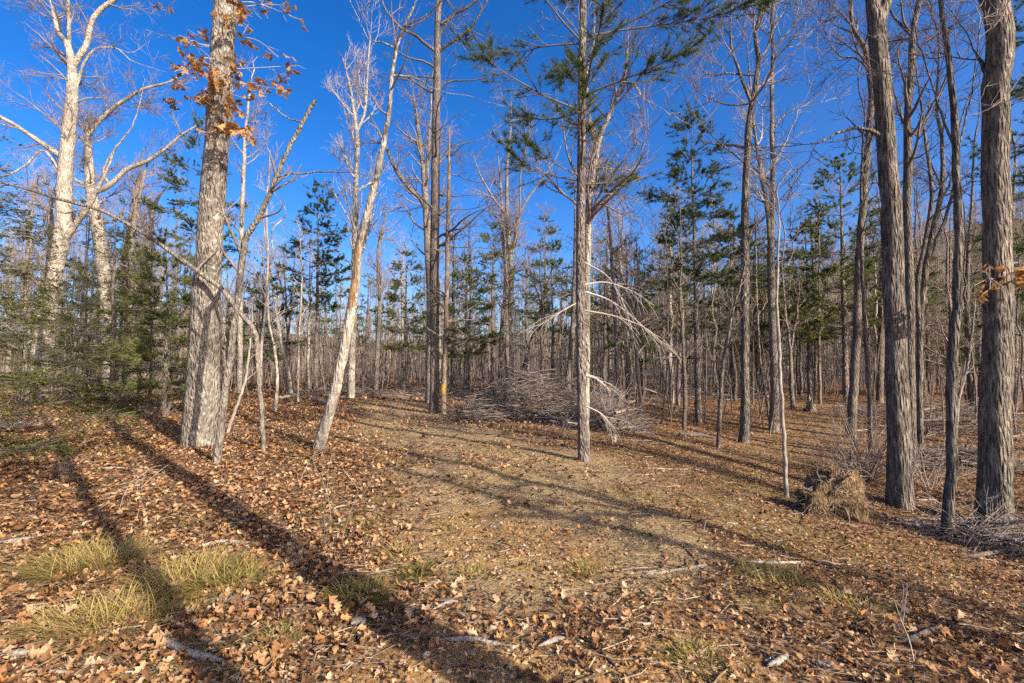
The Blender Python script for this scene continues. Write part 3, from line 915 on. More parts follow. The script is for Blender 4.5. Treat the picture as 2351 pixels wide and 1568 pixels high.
def leafy_twig(root, start, pix_end, d, nl, dd=0.0, r=0.012):
    """twig from a trunk point to a picture point, with hanging leaves as its own pieces"""
    o = np.array(root.location)
    e = at(pix_end[0], pix_end[1], d + dd)
    mid = (start + e) / 2 + rng.normal(size=3) * 0.08 + np.array([0, 0, 0.05])
    p = catmull([[*start, r], [*mid, r * 0.7], [*e, 0.004]], 14)
    m_ = MB()
    m_.tube(p[:, :3], p[:, 3], 5)
    P, Rr = spawn(p[None, :, :3], p[None, :, 3], 8, 0.25, 1, (0.15, 0.45), (30, 70), 5, 0.15, 0.02, 0.6, 0.006, 0.003)
    m_.tube(P, Rr, 4)
    tw = m_.build('leafy_twig', M['twigpale'], root, o)
    spots = np.concatenate([P[:, 2:].reshape(-1, 3), p[6:, :3]])
    c = spots[rng.integers(0, len(spots), max(3, nl // 4))]
    for k in range(nl):
        me = oakleafs[rng.integers(0, 6)]
        q = c[k % len(c)] + rng.normal(size=3) * 0.055
        lf = bpy.data.objects.new('leaf', me)
        col.objects.link(lf)
        lf.parent = tw
        lf.location = tuple(q - o)
        lf.rotation_euler = (R(rng.uniform(150, 250)), rng.uniform(-0.8, 0.8), rng.uniform(0, 6.28))
        s_ = rng.uniform(0.75, 1.25)
        lf.scale = (s_, s_, s_)
    return tw


def on_path(path, d, py):
    z = at(0, py, d)[2]
    return np.array([np.interp(z, path[:, 2], path[:, 0]), np.interp(z, path[:, 2], path[:, 1]), z])


for (sy, ex, ey, dd, nl) in [(110, 335, 68, -0.6, 6), (60, 425, 75, 0.5, 12), (140, 400, 165, -0.9, 16), (170, 395, 195, 0.6, 10), (170, 440, 130, -0.9, 18), (200, 485, 170, -1.0, 22), (210, 540, 150, -1.1, 24),
                             (230, 400, 240, -0.4, 10), (240, 450, 235, -0.8, 16), (260, 530, 245, -1.1, 22), (290, 520, 300, -1.0, 24), (300, 590, 300, -0.7, 18), (190, 640, 205, -0.5, 14), (160, 685, 150, 0.4, 12),
                             (90, 640, 130, 0.4, 12), (40, 590, 20, -0.4, 16), (20, 650, 12, 0.3, 8), (50, 570, 60, -0.6, 14), (10, 690, 45, 0.6, 4), (240, 600, 200, 0.3, 14), (10, 380, 20, 0.2, 5)]:
    leafy_twig(oak, on_path(oak_path, oak_d, sy), (ex, ey), oak_d, nl, dd)
leafy_twig(big_root, on_path(big_path, big_d, 640), (2275, 640), big_d, 9, -0.5, 0.008)
leafy_twig(big_root, on_path(big_path, big_d, 640), (2345, 635), big_d, 22, -0.4, 0.008)
leafy_twig(big_root, on_path(big_path, big_d, 600), (2350, 600), big_d, 8, 0.5, 0.008)


# ------------------------------------------------------------------ conifers
def tufts(mb_, P, n, per, L, Wd, spread, t0=0.3, tone=(0.2, 0.8)):
    N, K, _ = P.shape
    pi = rng.integers(0, N, n)
    x = rng.uniform(t0, 1.0, n) * (K - 1)
    i = np.minimum(x.astype(int), K - 2)
    f = (x - i)[:, None]
    pos = P[pi, i] * (1 - f) + P[pi, i + 1] * f
    T = unit(P[pi, i + 1] - P[pi, i])
    pos = np.repeat(pos, per, 0)
    T = np.repeat(T, per, 0)
    D = unit(T * 0.75 + rng.normal(size=T.shape) * spread + np.array([0, 0, 0.1]))
    tn = np.repeat(rng.uniform(tone[0], tone[1], n), per)
    mb_.needles(pos, D, L * rng.uniform(0.7, 1.2, len(pos)), Wd, tn)


def pine_branches(path, zfun, n, t0, t1, profile, up0, droop):
    """whorled branches on a stem; profile(t) gives the length"""
    H = path[-1, 2] - path[0, 2]
    nw = max(3, int(n / 8))
    ts = np.sort(np.repeat(np.linspace(t0, t1, nw), 5) + rng.normal(size=nw * 5) * 0.006)
    out = []
    rad = []
    for k, t in enumerate(np.clip(ts, 0, 0.995)):
        z = path[0, 2] + t * H
        p = np.array([np.interp(z, path[:, 2], path[:, c]) for c in range(3)])
        a = k * 2 * math.pi / 5 * 1.03 + rng.uniform(-0.5, 0.5) + (k // 5) * 0.6
        L = profile(min(max((t - t0) / max(t1 - t0, 1e-6), 0.0), 1.0)) * rng.uniform(0.5, 1.2)
        el = up0 + 0.5 * min(max((t - t0) / max(t1 - t0, 1e-6), 0.0), 1.0) ** 2 + rng.normal() * 0.08
        d = np.array([math.cos(a) * math.cos(el), math.sin(a) * math.cos(el), math.sin(el)])
        pts = [p]
        for s in range(7):
            d = unit(d + rng.normal(size=3) * 0.06 + np.array([0, 0, droop if s < 4 else 0.10]))
            pts.append(pts[-1] + d * L / 7)
        out.append(pts)
        rr = np.interp(z, path[:, 2], path[:, 3])
        rad.append(np.linspace(min(rr * 0.33, 0.007 + 0.008 * L), 0.004, 8))
    return np.array(out), np.array(rad)


def pine(name, label, path, root_loc, t0, t1, profile, nb, n2, nt, per, nl=0.12, nw=0.010, up0=0.12, droop=-0.02, dead=0, group=None, bk='pine', tone=(0.1, 0.8), S=10, flare=0.25, spread=0.5):
    root = empty(name, root_loc)
    tag(root, label, 'pine', group)
    m_ = MB()
    K = len(path)
    m_.tube(path[:, :3], path[:, 3], S, lobes=trunk_lobes(K, S, flare, 0.4, path[-1, 2] - path[0, 2], K + int(abs(path[0, 0]) * 31)))
    m_.build('trunk', M[bk], root, root_loc)
    B, RB = pine_branches(path, None, nb, t0, t1, profile, up0, droop)
    m_ = MB()
    m_.tube(B, RB, 4)
    P2, R2 = spawn(B, RB, n2, 0.3, 1.0, (0.35, 1.0), (30, 60), 3, 0.10, 0.05, 0.6, 0.008, 0.003, flat=True, weight=np.linalg.norm(B[:, -1] - B[:, 0], axis=1) ** 1.3)
    m_.tube(P2, R2, 3)
    if dead:
        PD, RD = pine_branches(path, None, dead, 0.22, t0, lambda t: 1.0 + 0.6 * t, 0.05, -0.03)
        m_.tube(PD, RD * 0.7, 4)
        P3, R3 = spawn(PD, RD, dead * 5, 0.3, 1, (0.2, 0.7), (30, 70), 4, 0.15, -0.02, 0.6, 0.006, 0.003)
        m_.tube(P3, R3, 3)
    m_.build('crown', M['twigdark'], root, root_loc)
    m_ = MB()
    tufts(m_, P2, nt, per, nl, nw, spread, 0.4, tone)
    tufts(m_, B, nt // 4, per, nl, nw, spread, 0.7, tone)
    m_.build('foliage', M['pine_needles'], root, root_loc, smooth=False, tones=True)
    return root


def straight(bx, by, H, r, lean=(0, 0), K=24):
    z0 = gz(bx, by)
    s = np.linspace(0, 1, K)
    wob = np.cumsum(rng.normal(size=(K, 2)) * 0.012, axis=0)
    p = np.stack([bx + lean[0] * s * H + wob[:, 0], by + lean[1] * s * H + wob[:, 1], z0 - 0.3 + s * (H + 0.3), r * (1 - s) ** 0.85 + 0.006], 1)
    p[0, :2] = (bx, by)
    return p, np.array([bx, by, z0])


# central pine
cb = gp(1342, 1058)
cd = cb[1]
rows = to3d([(1342, 1058, 27), (1338, 1000, 23), (1335, 900, 21), (1333, 683, 22), (1333, 550, 21), (1335, 350, 19), (1336, 150, 17.5), (1339, 0, 16)], cd)
rows[0][:3] = list(cb)
rows += [[rows[-1][0] + 0.05, cd, cb[2] + 11, 0.05], [rows[-1][0] + 0.1, cd + 0.1, cb[2] + 15, 0.01]]
cpath = catmull(rows, 48)
u_ = cpath[0].copy()
u_[2] -= 0.3
cpath = np.vstack([u_, cpath])
cpine = pine('pine_tree', 'tall straight pine in the centre with needle crown spreading overhead', cpath, cb, 0.34, 0.97,
             lambda t: 3.6 * (1 - t) ** 0.6 * (0.45 + 0.55 * min(t * 4, 1)) + 0.3, 75, 1300, 7500, 8, 0.13, 0.009, up0=0.18, droop=0.02, S=16, flare=0.45)
# its dead arching lower branches
for lb in ([(1338, 655, 5), (1390, 648, 4), (1450, 668, 3), (1500, 700, 2)], [(1338, 668, 5), (1400, 690, 4), (1465, 740, 3), (1515, 798, 1.5)], [(1338, 712, 5), (1415, 727, 4), (1487, 757, 3), (1530, 800, 1.5)],
           [(1340, 860, 8), (1370, 870, 7), (1400, 898, 4)], [(1334, 690, 4), (1280, 720, 3), (1235, 750, 1.5)], [(1338, 600, 4), (1400, 640, 3), (1440, 720, 2), (1460, 800, 1.2)], [(1340, 930, 4), (1380, 950, 3), (1410, 985, 2)]):
    rws = to3d(lb, cd, drift=random.uniform(-0.5, 0.5))
    lp = catmull(rws, 14)
    m_ = MB()
    m_.tube(lp[:, :3], lp[:, 3], 6)
    P, Rr = spawn(lp[None, :, :3], lp[None, :, 3], 12, 0.3, 1, (0.3, 0.9), (20, 50), 6, 0.06, -0.16, 0.6, 0.006, 0.0025)
    m_.tube(P, Rr, 4)
    m_.build('dead_branch', M['twigpale'], cpine, cb)


def placed_pine(label, px, pybase, pytop, wpx, t0, wid, nb=60, n2=520, nt=2400, per=8, depth=None, dead=15, lean=0.0, group=None, tone=(0.1, 0.8), nw=None, shape=0.75):
    if depth is None:
        b = gp(px, pybase)
    else:
        p = at(px, 800, depth)
        b = np.array([p[0], depth, gz(p[0], depth)])
    d = b[1]
    H = at(px, pytop, d)[2] - b[2]
    r = 0.5 * wpx / FPX * d
    path, loc = straight(b[0], b[1], H, r, (lean, 0))
    wd = wid / FPX * d
    return pine('pine_tree', label, path, loc, t0, 0.985, lambda t: wd * (1 - t) ** shape * (0.6 + 0.4 * min(t * 5, 1)) + 0.25, nb, int(n2 * 1.3), int(nt * 1.7), per - 2, 0.12, nw or max(0.011, d * 0.0011), dead=dead, group=group, tone=tone)


placed_pine('bushy topped young pine standing alone against the sky right of the central pine', 1606, 971, 262, 15, 0.46, 125, 75, 700, 3200, 9, lean=-0.012)
placed_pine('blue green young pine against the sky between the oak and the leaning trunk', 724, 905, 425, 11, 0.42, 110, 75, 650, 2600, 9)
placed_pine('pine whose crown shows behind the big oak', 452, 905, 235, 13, 0.45, 120, 70, 560, 2400, 8)
placed_pine('dark dense pine behind the wavy topped tree on the right', 1945, 930, 360, 14, 0.33, 165, 80, 800, 3600, 9, dead=20, tone=(0.2, 0.9))
placed_pine('pine with sunlit boughs left of the dark dense pine', 1860, 920, 520, 12, 0.35, 150, 70, 700, 3000, 9, tone=(0.4, 1.0))
placed_pine('narrow pine behind the brush pile, left of the central trunk', 1268, 900, 535, 9, 0.4, 75, 60, 420, 1700, 8)
placed_pine('thin stemmed pine with tufted top behind the forked tree', 1128, 900, 520, 9, 0.55, 70, 50, 400, 1500, 8, tone=(0.5, 1.0))
placed_pine('bright green pine close left of the tall dark tree', 930, 902, 585, 9, 0.35, 75, 60, 500, 2000, 8, tone=(0.5, 1.0))
placed_pine('bushy green pine between the blazed tree and the forked tree', 1068, 904, 600, 10, 0.3, 80, 60, 560, 2200, 8, tone=(0.4, 1.0))
placed_pine('dull green pine behind the central pine on its right', 1440, 915, 560, 10, 0.35, 95, 60, 500, 2000, 8)
placed_pine('spreading pine low on the hillside beside the young pine', 1525, 915, 590, 10, 0.3, 110, 60, 560, 2200, 8)
placed_pine('drooping pine behind the tall lichen streaked tree', 1690, 915, 500, 10, 0.3, 105, 60, 520, 2000, 8)
placed_pine('pine between the bowed trunk and the slender tree', 2120, 910, 600, 10, 0.25, 130, 60, 560, 2200, 8)
placed_pine('pine partly hidden behind the broadest right hand trunk', 2300, 915, 560, 10, 0.25, 140, 60, 560, 2200, 8)
placed_pine('near pine reaching in from beyond the right edge', 2445, 1000, -150, 22, 0.35, 150, 70, 600, 2600, 9, depth=10.6, tone=(0.1, 0.6))
placed_pine('small light green pine left of the big oak', 374, 955, 560, 11, 0.22, 95, 70, 600, 2600, 8, tone=(0.5, 1.0))
placed_pine('soft green pine among the slim trunks left of the oak', 300, 905, 560, 9, 0.3, 90, 60, 500, 2000, 8, tone=(0.4, 1.0))
placed_pine('low pine beyond the saplings right of the oak', 600, 900, 610, 9, 0.3, 80, 60, 420, 1700, 8)


# hemlocks with flat drooping sprays
def hemlock(label, bx, by, H, r, reach, nb, n2, n3, per, t0=0.08, lean=0.0, tone=(0.1, 1.0)):
    path, loc = straight(bx, by, H, r, (lean, 0))
    root = empty('hemlock_tree', loc)
    tag(root, label, 'hemlock', 'hemlocks along the left edge of the clearing')
    m_ = MB()
    m_.tube(path[:, :3], path[:, 3], 9)
    m_.build('trunk', M['dark'], root, loc)
    B, RB = pine_branches(path, None, nb, t0, 0.98, lambda t: reach * (1 - t) ** 0.8 + 0.2, 0.10, -0.05)
    m_ = MB()
    m_.tube(B, RB * 0.8, 4)
    P2, R2 = spawn(B, RB, n2, 0.15, 1.0, (0.35, 0.9), (35, 65), 4, 0.08, -0.03, 0.6, 0.006, 0.0025, flat=True)
    m_.tube(P2, R2, 3)
    P3, R3 = spawn(P2, R2, n3, 0.1, 1.0, (0.10, 0.26), (35, 60), 4, 0.06, -0.03, 0.6, 0.003, 0.0015, flat=True)
    m_.build('crown', M['twigdark'], root, loc)
    # needles sit in two flat rows along each twiglet
    m_ = MB()
    n = len(P3) * per
    pi = np.repeat(np.arange(len(P3)), per)
    x = rng.uniform(0, 1, n) * 3
    i = np.minimum(x.astype(int), 2)
    f = (x - i)[:, None]
    pos = P3[pi, i] * (1 - f) + P3[pi, i + 1] * f
    T = unit(P3[pi, i + 1] - P3[pi, i])
    sd = unit(np.cross(T, np.array([0, 0, 1.0])) + 1e-6) * rng.choice([-1, 1], n)[:, None]
    D = unit(T * 0.6 + sd * 0.8 + rng.normal(size=T.shape) * 0.15)
    tn = np.repeat(rng.uniform(tone[0], tone[1], len(P3)), per)
    up_ = np.array([0, 0, 1.0])
    w_ = unit(np.cross(D, up_ + rng.normal(size=D.shape) * 0.25)) * 0.010
    L_ = rng.uniform(0.04, 0.08, n)[:, None]
    V = np.stack([pos + w_, pos - w_, pos + D * L_], 1)
    m_.add(V, np.arange(3 * n).reshape(n, 3), None, np.repeat(tn, 3))
    m_.build('foliage', M['hemlock_needles'], root, loc, smooth=False, tones=True)
    return root


def hem_at(label, px, py, H, r, reach, *a, depth=None, **k):
    if depth is None:
        b = gp(px, py)
    else:
        b = at(px, 800, depth)
    return hemlock(label, b[0], b[1], H, r, reach, *a, **k)


hem_at('hemlock spreading in from the left edge of the picture', -70, 0, 5.2, 0.06, 2.2, 85, 700, 5600, 8, depth=7.4)
hem_at('dark stemmed hemlock in front of the large far left tree', 258, 928, 6.5, 0.10, 3.4, 90, 850, 7000, 8)
hem_at('young hemlock just left of the big oak shadow', 190, 925, 5.0, 0.07, 2.8, 75, 700, 5200, 8)
hem_at('low hemlock beneath the far left tree', 40, 925, 6.2, 0.08, 3.2, 80, 700, 5200, 8)
hem_at('slim hemlock close to the left side of the oak trunk', 345, 945, 3.6, 0.05, 1.9, 80, 600, 4500, 8)

# ------------------------------------------------------------------ woods behind: separate trees from a few patterns
protos = []


def proto_bare(H, r, bk, tw, n, L, up, t0, fork=False, lean=0.0):
    K = 22
    s = np.linspace(0, 1, K)
    w = np.cumsum(rng.normal(size=(K, 2)) * 0.05, axis=0)
    p = np.stack([lean * s * H + w[:, 0], w[:, 1], -0.3 + s * (H + 0.3), r * (1 - s) ** 0.8 + 0.012], 1)
    p[:, :2] -= p[0, :2]
    root = empty('bare_tree', (0, 0, 0))
    m_ = MB()
    m_.tube(p[:, :3], p[:, 3], 7)
    mains = [catmull(p, 20)]
    if fork:
        k0 = 10
        q = p[k0:].copy()
        side = np.array([random.uniform(-1, 1), random.uniform(-1, 1)])
        q[:, :2] += side * (np.linspace(0, 1, len(q)) ** 1.2)[:, None] * 2.0
        q[:, 3] *= 0.8
        m_.tube(q[:, :3], q[:, 3], 6)
        mains.append(catmull(q, 20))
    m_.build('trunk', M[bk], root)
    P0 = np.stack([m[:, :3] for m in mains])
    R0 = np.stack([m[:, 3] for m in mains])
    m_ = MB()
    P1, R1 = spawn(P0, R0, n[0], t0, 0.99, L, (35, 75), 7, 0.14, up, 0.5, 0.04, 0.008)
    m_.tube(P1, R1, 4)
    P2, R2 = spawn(P1, R1, n[1], 0.15, 1, (L[0] * 0.4, L[1] * 0.5), (25, 65), 5, 0.16, up, 0.6, 0.018, 0.006)
    m_.tube(P2, R2, 3)
    P3, R3 = spawn(P2, R2, n[2], 0.1, 1, (L[0] * 0.22, L[1] * 0.28), (25, 60), 4, 0.18, up, 0.7, 0.010, 0.0045)
    m_.tube(P3, R3, 3)
    m_.build('crown', M[tw], root)
    return root


for spec in [(15, 0.13, 'grey', 'twig', (22, 100, 420), (1.3, 3.0), 0.12, 0.35, False, 0.0), (17, 0.16, 'pale', 'twigpale', (24, 110, 460), (1.5, 3.2), 0.16, 0.4, True, 0.01), (13, 0.10, 'dark', 'twig', (20, 90, 360), (1.2, 2.6), 0.08, 0.3, False, 0.02),
             (16, 0.12, 'grey', 'twig', (20, 90, 420), (1.4, 2.8), 0.14, 0.45, True, -0.015), (11, 0.065, 'grey', 'twig', (18, 70, 260), (0.9, 2.0), 0.10, 0.3, False, 0.02), (9, 0.05, 'smooth', 'twigpale', (16, 60, 220), (0.8, 1.8), 0.10, 0.25, False, -0.03),
             (14, 0.09, 'rust', 'twig', (20, 80, 320), (1.0, 2.4), 0.06, 0.3, False, 0.0), (12, 0.08, 'dark', 'twigdark', (20, 80, 300), (1.0, 2.2), 0.05, 0.2, False, 0.04), (7, 0.035, 'grey', 'twig', (16, 60, 200), (0.6, 1.4), 0.10, 0.2, False, 0.05)]:
    protos.append(proto_bare(*spec))


def proto_pine(H, r, t0, wd, nb, n2, nt, tone):
    K = 20
    s = np.linspace(0, 1, K)
    w = np.cumsum(rng.normal(size=(K, 2)) * 0.02, axis=0)
    w -= w[0]
    p = np.stack([w[:, 0], w[:, 1], -0.3 + s * (H + 0.3), r * (1 - s) ** 0.85 + 0.008], 1)
    return pine('pine_tree', None, p, np.zeros(3), t0, 0.985, lambda t: wd * (1 - t) ** 0.7 * (0.6 + 0.4 * min(t * 5, 1)) + 0.3, nb, n2, nt, 7, 0.15, 0.022, dead=15, tone=tone, S=7)


pprotos = [proto_pine(11, 0.10, 0.35, 2.2, 60, 420, 1700, (0.2, 0.8)), proto_pine(14, 0.13, 0.45, 2.4, 60, 420, 1700, (0.1, 0.7)), proto_pine(8, 0.08, 0.22, 2.0, 60, 420, 1700, (0.4, 1.0))]

ZONES = [(330, 'behind the hemlocks at far left'), (560, 'in the woods behind the big oak'), (760, 'beyond the thin saplings right of the oak'), (960, 'behind the leaning scarred tree'), (1130, 'behind the blazed thin tree'),
         (1320, 'beyond the brush pile'), (1500, 'behind the central pine'), (1660, 'behind the bushy topped young pine'), (1830, 'behind the bowed sunlit tree'), (2010, 'behind the leafy rise near the root clump'), (2200, 'behind the stems right of the bowed trunk'), (9999, 'beyond the broadest trunk at right')]


def zone(px):
    for lim, nm in ZONES:
        if px < lim:
            return nm
    return ZONES[-1][1]


BARK_WORD = ['grey barked bare tree', 'pale forked bare tree', 'dark barked bare tree', 'grey forked bare tree', 'slim grey bare tree', 'thin smooth barked bare tree', 'rusty barked bare tree', 'thin dark bare tree', 'spindly grey understory tree']
used = [False] * 9
pused = [False] * 3
placed = []
taken = [gp(x, y)[:2] for x, y in ((1165, 898), (806, 913), (996, 950))]
clear_pts = PATH[:4]


def free(x, y, mind):
    for q in taken:
        if abs(q[0] - x) < mind and abs(q[1] - y) < mind and math.hypot(q[0] - x, q[1] - y) < mind:
            return False
    return True


def top_range(px):
    if px < 430:
        return 380, 620
    if px < 1000:
        return 520, 690
    if px < 1300:
        return 430, 650
    if px < 1560:
        return 470, 660
    return 360, 620


PH = [15, 17, 13, 16, 11, 9, 14, 12, 7]
woods = {}
count = 0
tries = 0
while count < 270 and tries < 20000:
    tries += 1
    px = rng.uniform(-60, 2420)
    d = 19 + 44 * rng.random() ** 1.15
    if px > 1450 and rng.random() < 0.25:
        d = rng.uniform(13.5, 24)
    if px < 450:
        d = max(d, 23 + 6 * rng.random())
    elif px < 1130:
        d = max(d, 26 + 7 * rng.random())
    p = at(px, 800, d)
    x, y = p[0], p[1]
    if not free(x, y, 0.9 if d > 22 else 1.4):
        continue
    if 1780 < px < 1990 and d < 22:
        continue
    taken.append((x, y))
    k = int(rng.choice(9, p=[0.13, 0.08, 0.14, 0.08, 0.18, 0.13, 0.06, 0.12, 0.08]))
    src = protos[k]
    o = src if not used[k] else copy_tree(src)
    used[k] = True
    lo, hi = top_range(px)
    Hwant = (830 - rng.uniform(lo, hi)) / FPX * d + CAM_H
    sz_ = min(max(Hwant / PH[k], 0.5), 1.25)
    sca = 0.45 * sz_ + 0.45 * rng.uniform(0.7, 1.1)
    o.location = (x, y, gz(x, y) - 0.02)
    o.rotation_euler = (0, 0, rng.uniform(0, 6.28))
    o.scale = (sca, sca, sz_)
    tag(o, None, 'tree', 'bare trees in the woods behind the clearing')
    woods.setdefault((BARK_WORD[k], zone(px)), []).append((px, o))
    count += 1
PINE_WORD = ['medium pine', 'tall slim pine', 'small bushy pine']
PPH = [11, 14, 8]
count = 0
tries = 0
while count < 74 and tries < 9000:
    tries += 1
    px = rng.uniform(-60, 2420)
    if rng.random() > (0.95 if px > 1350 else (0.7 if px < 430 else (0.6 if px > 850 else 0.25))):
        continue
    d = rng.uniform(24, 62)
    p = at(px, 800, d)
    x, y = p[0], p[1]
    if not free(x, y, 1.4):
        continue
    taken.append((x, y))
    k = int(rng.integers(0, 3))
    src = pprotos[k]
    o = src if not pused[k] else copy_tree(src)
    pused[k] = True
    lo, hi = top_range(px)
    Hwant = (830 - rng.uniform(lo + 60, hi + 40)) / FPX * d + CAM_H
    s_ = min(max(Hwant / PPH[k], 0.45), 1.3)
    o.location = (x, y, gz(x, y) - 0.02)
    o.rotation_euler = (0, 0, rng.uniform(0, 6.28))
    o.scale = (s_ * 1.05, s_ * 1.05, s_)
    tag(o, None, 'pine', 'pines in the woods behind the clearing')
    woods.setdefault((PINE_WORD[k], zone(px)), []).append((px, o))
    count += 1
ORD = ['first', 'second', 'third', 'fourth', 'fifth', 'sixth', 'seventh', 'eighth', 'ninth', 'tenth', 'eleventh', 'twelfth', 'thirteenth', 'fourteenth', 'fifteenth', 'sixteenth']
for (kind_, where), lst in woods.items():
    lst.sort(key=lambda q: q[0])
    for i, (_, o) in enumerate(lst):
        if len(lst) == 1:
            o['label'] = 'only %s %s' % (kind_, where)
        else:
            o['label'] = '%s from left: %s %s' % (ORD[min(i, 15)], kind_, where)

# far woodland: one mass over the rising ground
n = 2300
px = np.concatenate([rng.uniform(-120, 2480, 1100), rng.uniform(1350, 2600, 1200)])
d = 62 + 170 * rng.random(n)
a_ = (px - 1175.5) / FPX
x = a_ * d
y = d
z = ground(x, y)
H = rng.uniform(9, 16, n)
K = 6
s = np.linspace(0, 1, K)[None, :, None]
base = np.stack([x, y, z], 1)[:, None, :]
lean = rng.normal(size=(n, 1, 3)) * np.array([0.05, 0.05, 0])
P = base + s * H[:, None, None] * (np.array([0, 0, 1.0]) + lean) + np.cumsum(rng.normal(size=(n, K, 3)) * np.array([0.15, 0.15, 0]), axis=1)
Rr = rng.uniform(0.05, 0.16, n)[:, None] * (1 - s[..., 0]) ** 0.8 + 0.02
mf = MB()
mf.tube(P, Rr, 4)
P1, R1 = spawn(P, Rr, n * 12, 0.3, 0.99, (1.5, 3.6), (30, 65), 4, 0.14, 0.12, 0.5, 0.05, 0.018)
mf.slivers(P1, R1 * 1.3)
P2, R2 = spawn(P1, R1, n * 36, 0.2, 1.0, (0.8, 1.9), (25, 60), 3, 0.15, 0.1, 0.6, 0.025, 0.014)
mf.slivers(P2, R2 * 1.4)
tag(mf.build('far_woodland', M['twig']), 'mass of bare grey brown trees covering the distant hillside', 'woodland', kind='stuff')
n = 170
px = rng.uniform(-120, 2480, n * 4)
keep = rng.random(n * 4) < np.where(px > 1400, 0.8, 0.25)
px = px[keep][:n]
n = len(px)
d = rng.uniform(64, 190, n)
x = (px - 1175.5) / FPX * d
base = np.stack([x, d, ground(x, d)], 1)[:, None, :]
H = rng.uniform(9, 15, n)
s = np.linspace(0, 1, 6)[None, :, None]
P = base + s * H[:, None, None] * np.array([0, 0, 1.0])
Rr = 0.13 * (1 - s[..., 0]) + 0.02 + np.zeros((n, 6))
mf = MB()
P1, R1 = spawn(P, Rr, n * 34, 0.25, 0.98, (1.6, 3.2), (70, 95), 4, 0.05, 0.02, 0.4, 0.04, 0.015, lfall=0.85)
tufts(mf, P1, n * 170, 4, 0.45, 0.09, 0.5, 0.2, (0.1, 0.7))
tag(mf.build('far_pine_foliage', M['pine_needles'], tones=True, smooth=False), 'dark green pine crowns scattered over the distant hillside', 'woodland', kind='stuff')

# understory brush: uncountable thin stems behind the clearing
n = 3000
px = rng.uniform(-80, 2440, n)
d = 22 + 38 * rng.random(n) ** 1.1
d = np.where((px > 1450) & (rng.random(n) < 0.15), rng.uniform(14, 24, n), d)
d = np.where((px < 1130), np.maximum(d, 26 + 4 * rng.random(n)), d)
gap = (px > 1770) & (px < 2000) & (d < 22)
px, d = px[~gap], d[~gap]
n = len(px)
x = (px - 1175.5) / FPX * d
base = np.stack([x, d, ground(x, d) - 0.05], 1)
K = 6
P = np.zeros((n, K, 3))
P[:, 0] = base
dr = unit(rng.normal(size=(n, 3)) * 0.10 + np.array([0, 0, 1.0]))
H = rng.uniform(1.0, 6.5, n)
for k in range(1, K):
    dr = unit(dr + rng.normal(size=(n, 3)) * 0.05 + np.array([0, 0, 0.05]))
    P[:, k] = P[:, k - 1] + dr * (H / (K - 1))[:, None]
Rr = (0.004 + 0.0042 * H)[:, None] * (1 - np.linspace(0, 1, K)[None]) + 0.004
mf = MB()
mf.tube(P, Rr, 3)
P1, R1 = spawn(P, Rr, n * 5, 0.2, 1.0, (0.4, 1.3), (30, 70), 4, 0.12, 0.06, 0.5, 0.008, 0.004)
mf.slivers(P1, R1 * 1.2)
tag(mf.build('undergrowth', M['twig']), 'thicket of thin bare stems and twigs under the trees', 'undergrowth', kind='stuff')


# ------------------------------------------------------------------ trees behind and beside the camera whose shadows fall into the picture
def side_tree(label, x, y, k, sca, rz=0.0):
    o = copy_tree(protos[k])
    o.location = (x, y, gz(x, y))
    o.rotation_euler = (0, 0, rz)
    o.scale = (sca, sca, sca)
    tag(o, label, 'tree', 'trees outside the picture')
    return o


sdx, sdy = -math.sin(SUN_AZ), math.cos(SUN_AZ)


def caster(label, pix, back, k, sca, rz):
    g = gp(*pix)
    side_tree(label, g[0] - sdx * back, g[1] - sdy * back, k, sca, rz)


caster('tree behind the viewer casting the broad central foreground shadow', (1150, 1562), 4.0, 1, 1.15, 1.0)
caster('tree behind the viewer casting the narrow left foreground shadow', (395, 1562), 6.0, 6, 1.1, 2.0)
side_tree('tree behind the viewer shading the lower left corner', -1.5, -8.5, 3, 1.0, 0.4)
for i, (x, y, k, s_) in enumerate([(7.5, 0.2, 2, 1.1), (9.0, 3.2, 1, 1.1), (10.5, 6.0, 3, 1.1), (10.0, -3.5, 2, 1.1), (12.5, 8.5, 0, 1.0), (14.0, 3.0, 6, 1.1), (16, 12, 2, 1.0), (13, -1, 7, 1.1), (18, 8, 1, 1.1), (19, 15, 3, 1.0), (11, 1.5, 7, 1.0)]):
    side_tree('tree beyond the right edge of the picture, %s counting away from the viewer' % ['first', 'second', 'third', 'fourth', 'fifth', 'sixth', 'seventh', 'eighth', 'ninth', 'tenth', 'eleventh'][i], x, y, k, s_, i * 1.3)


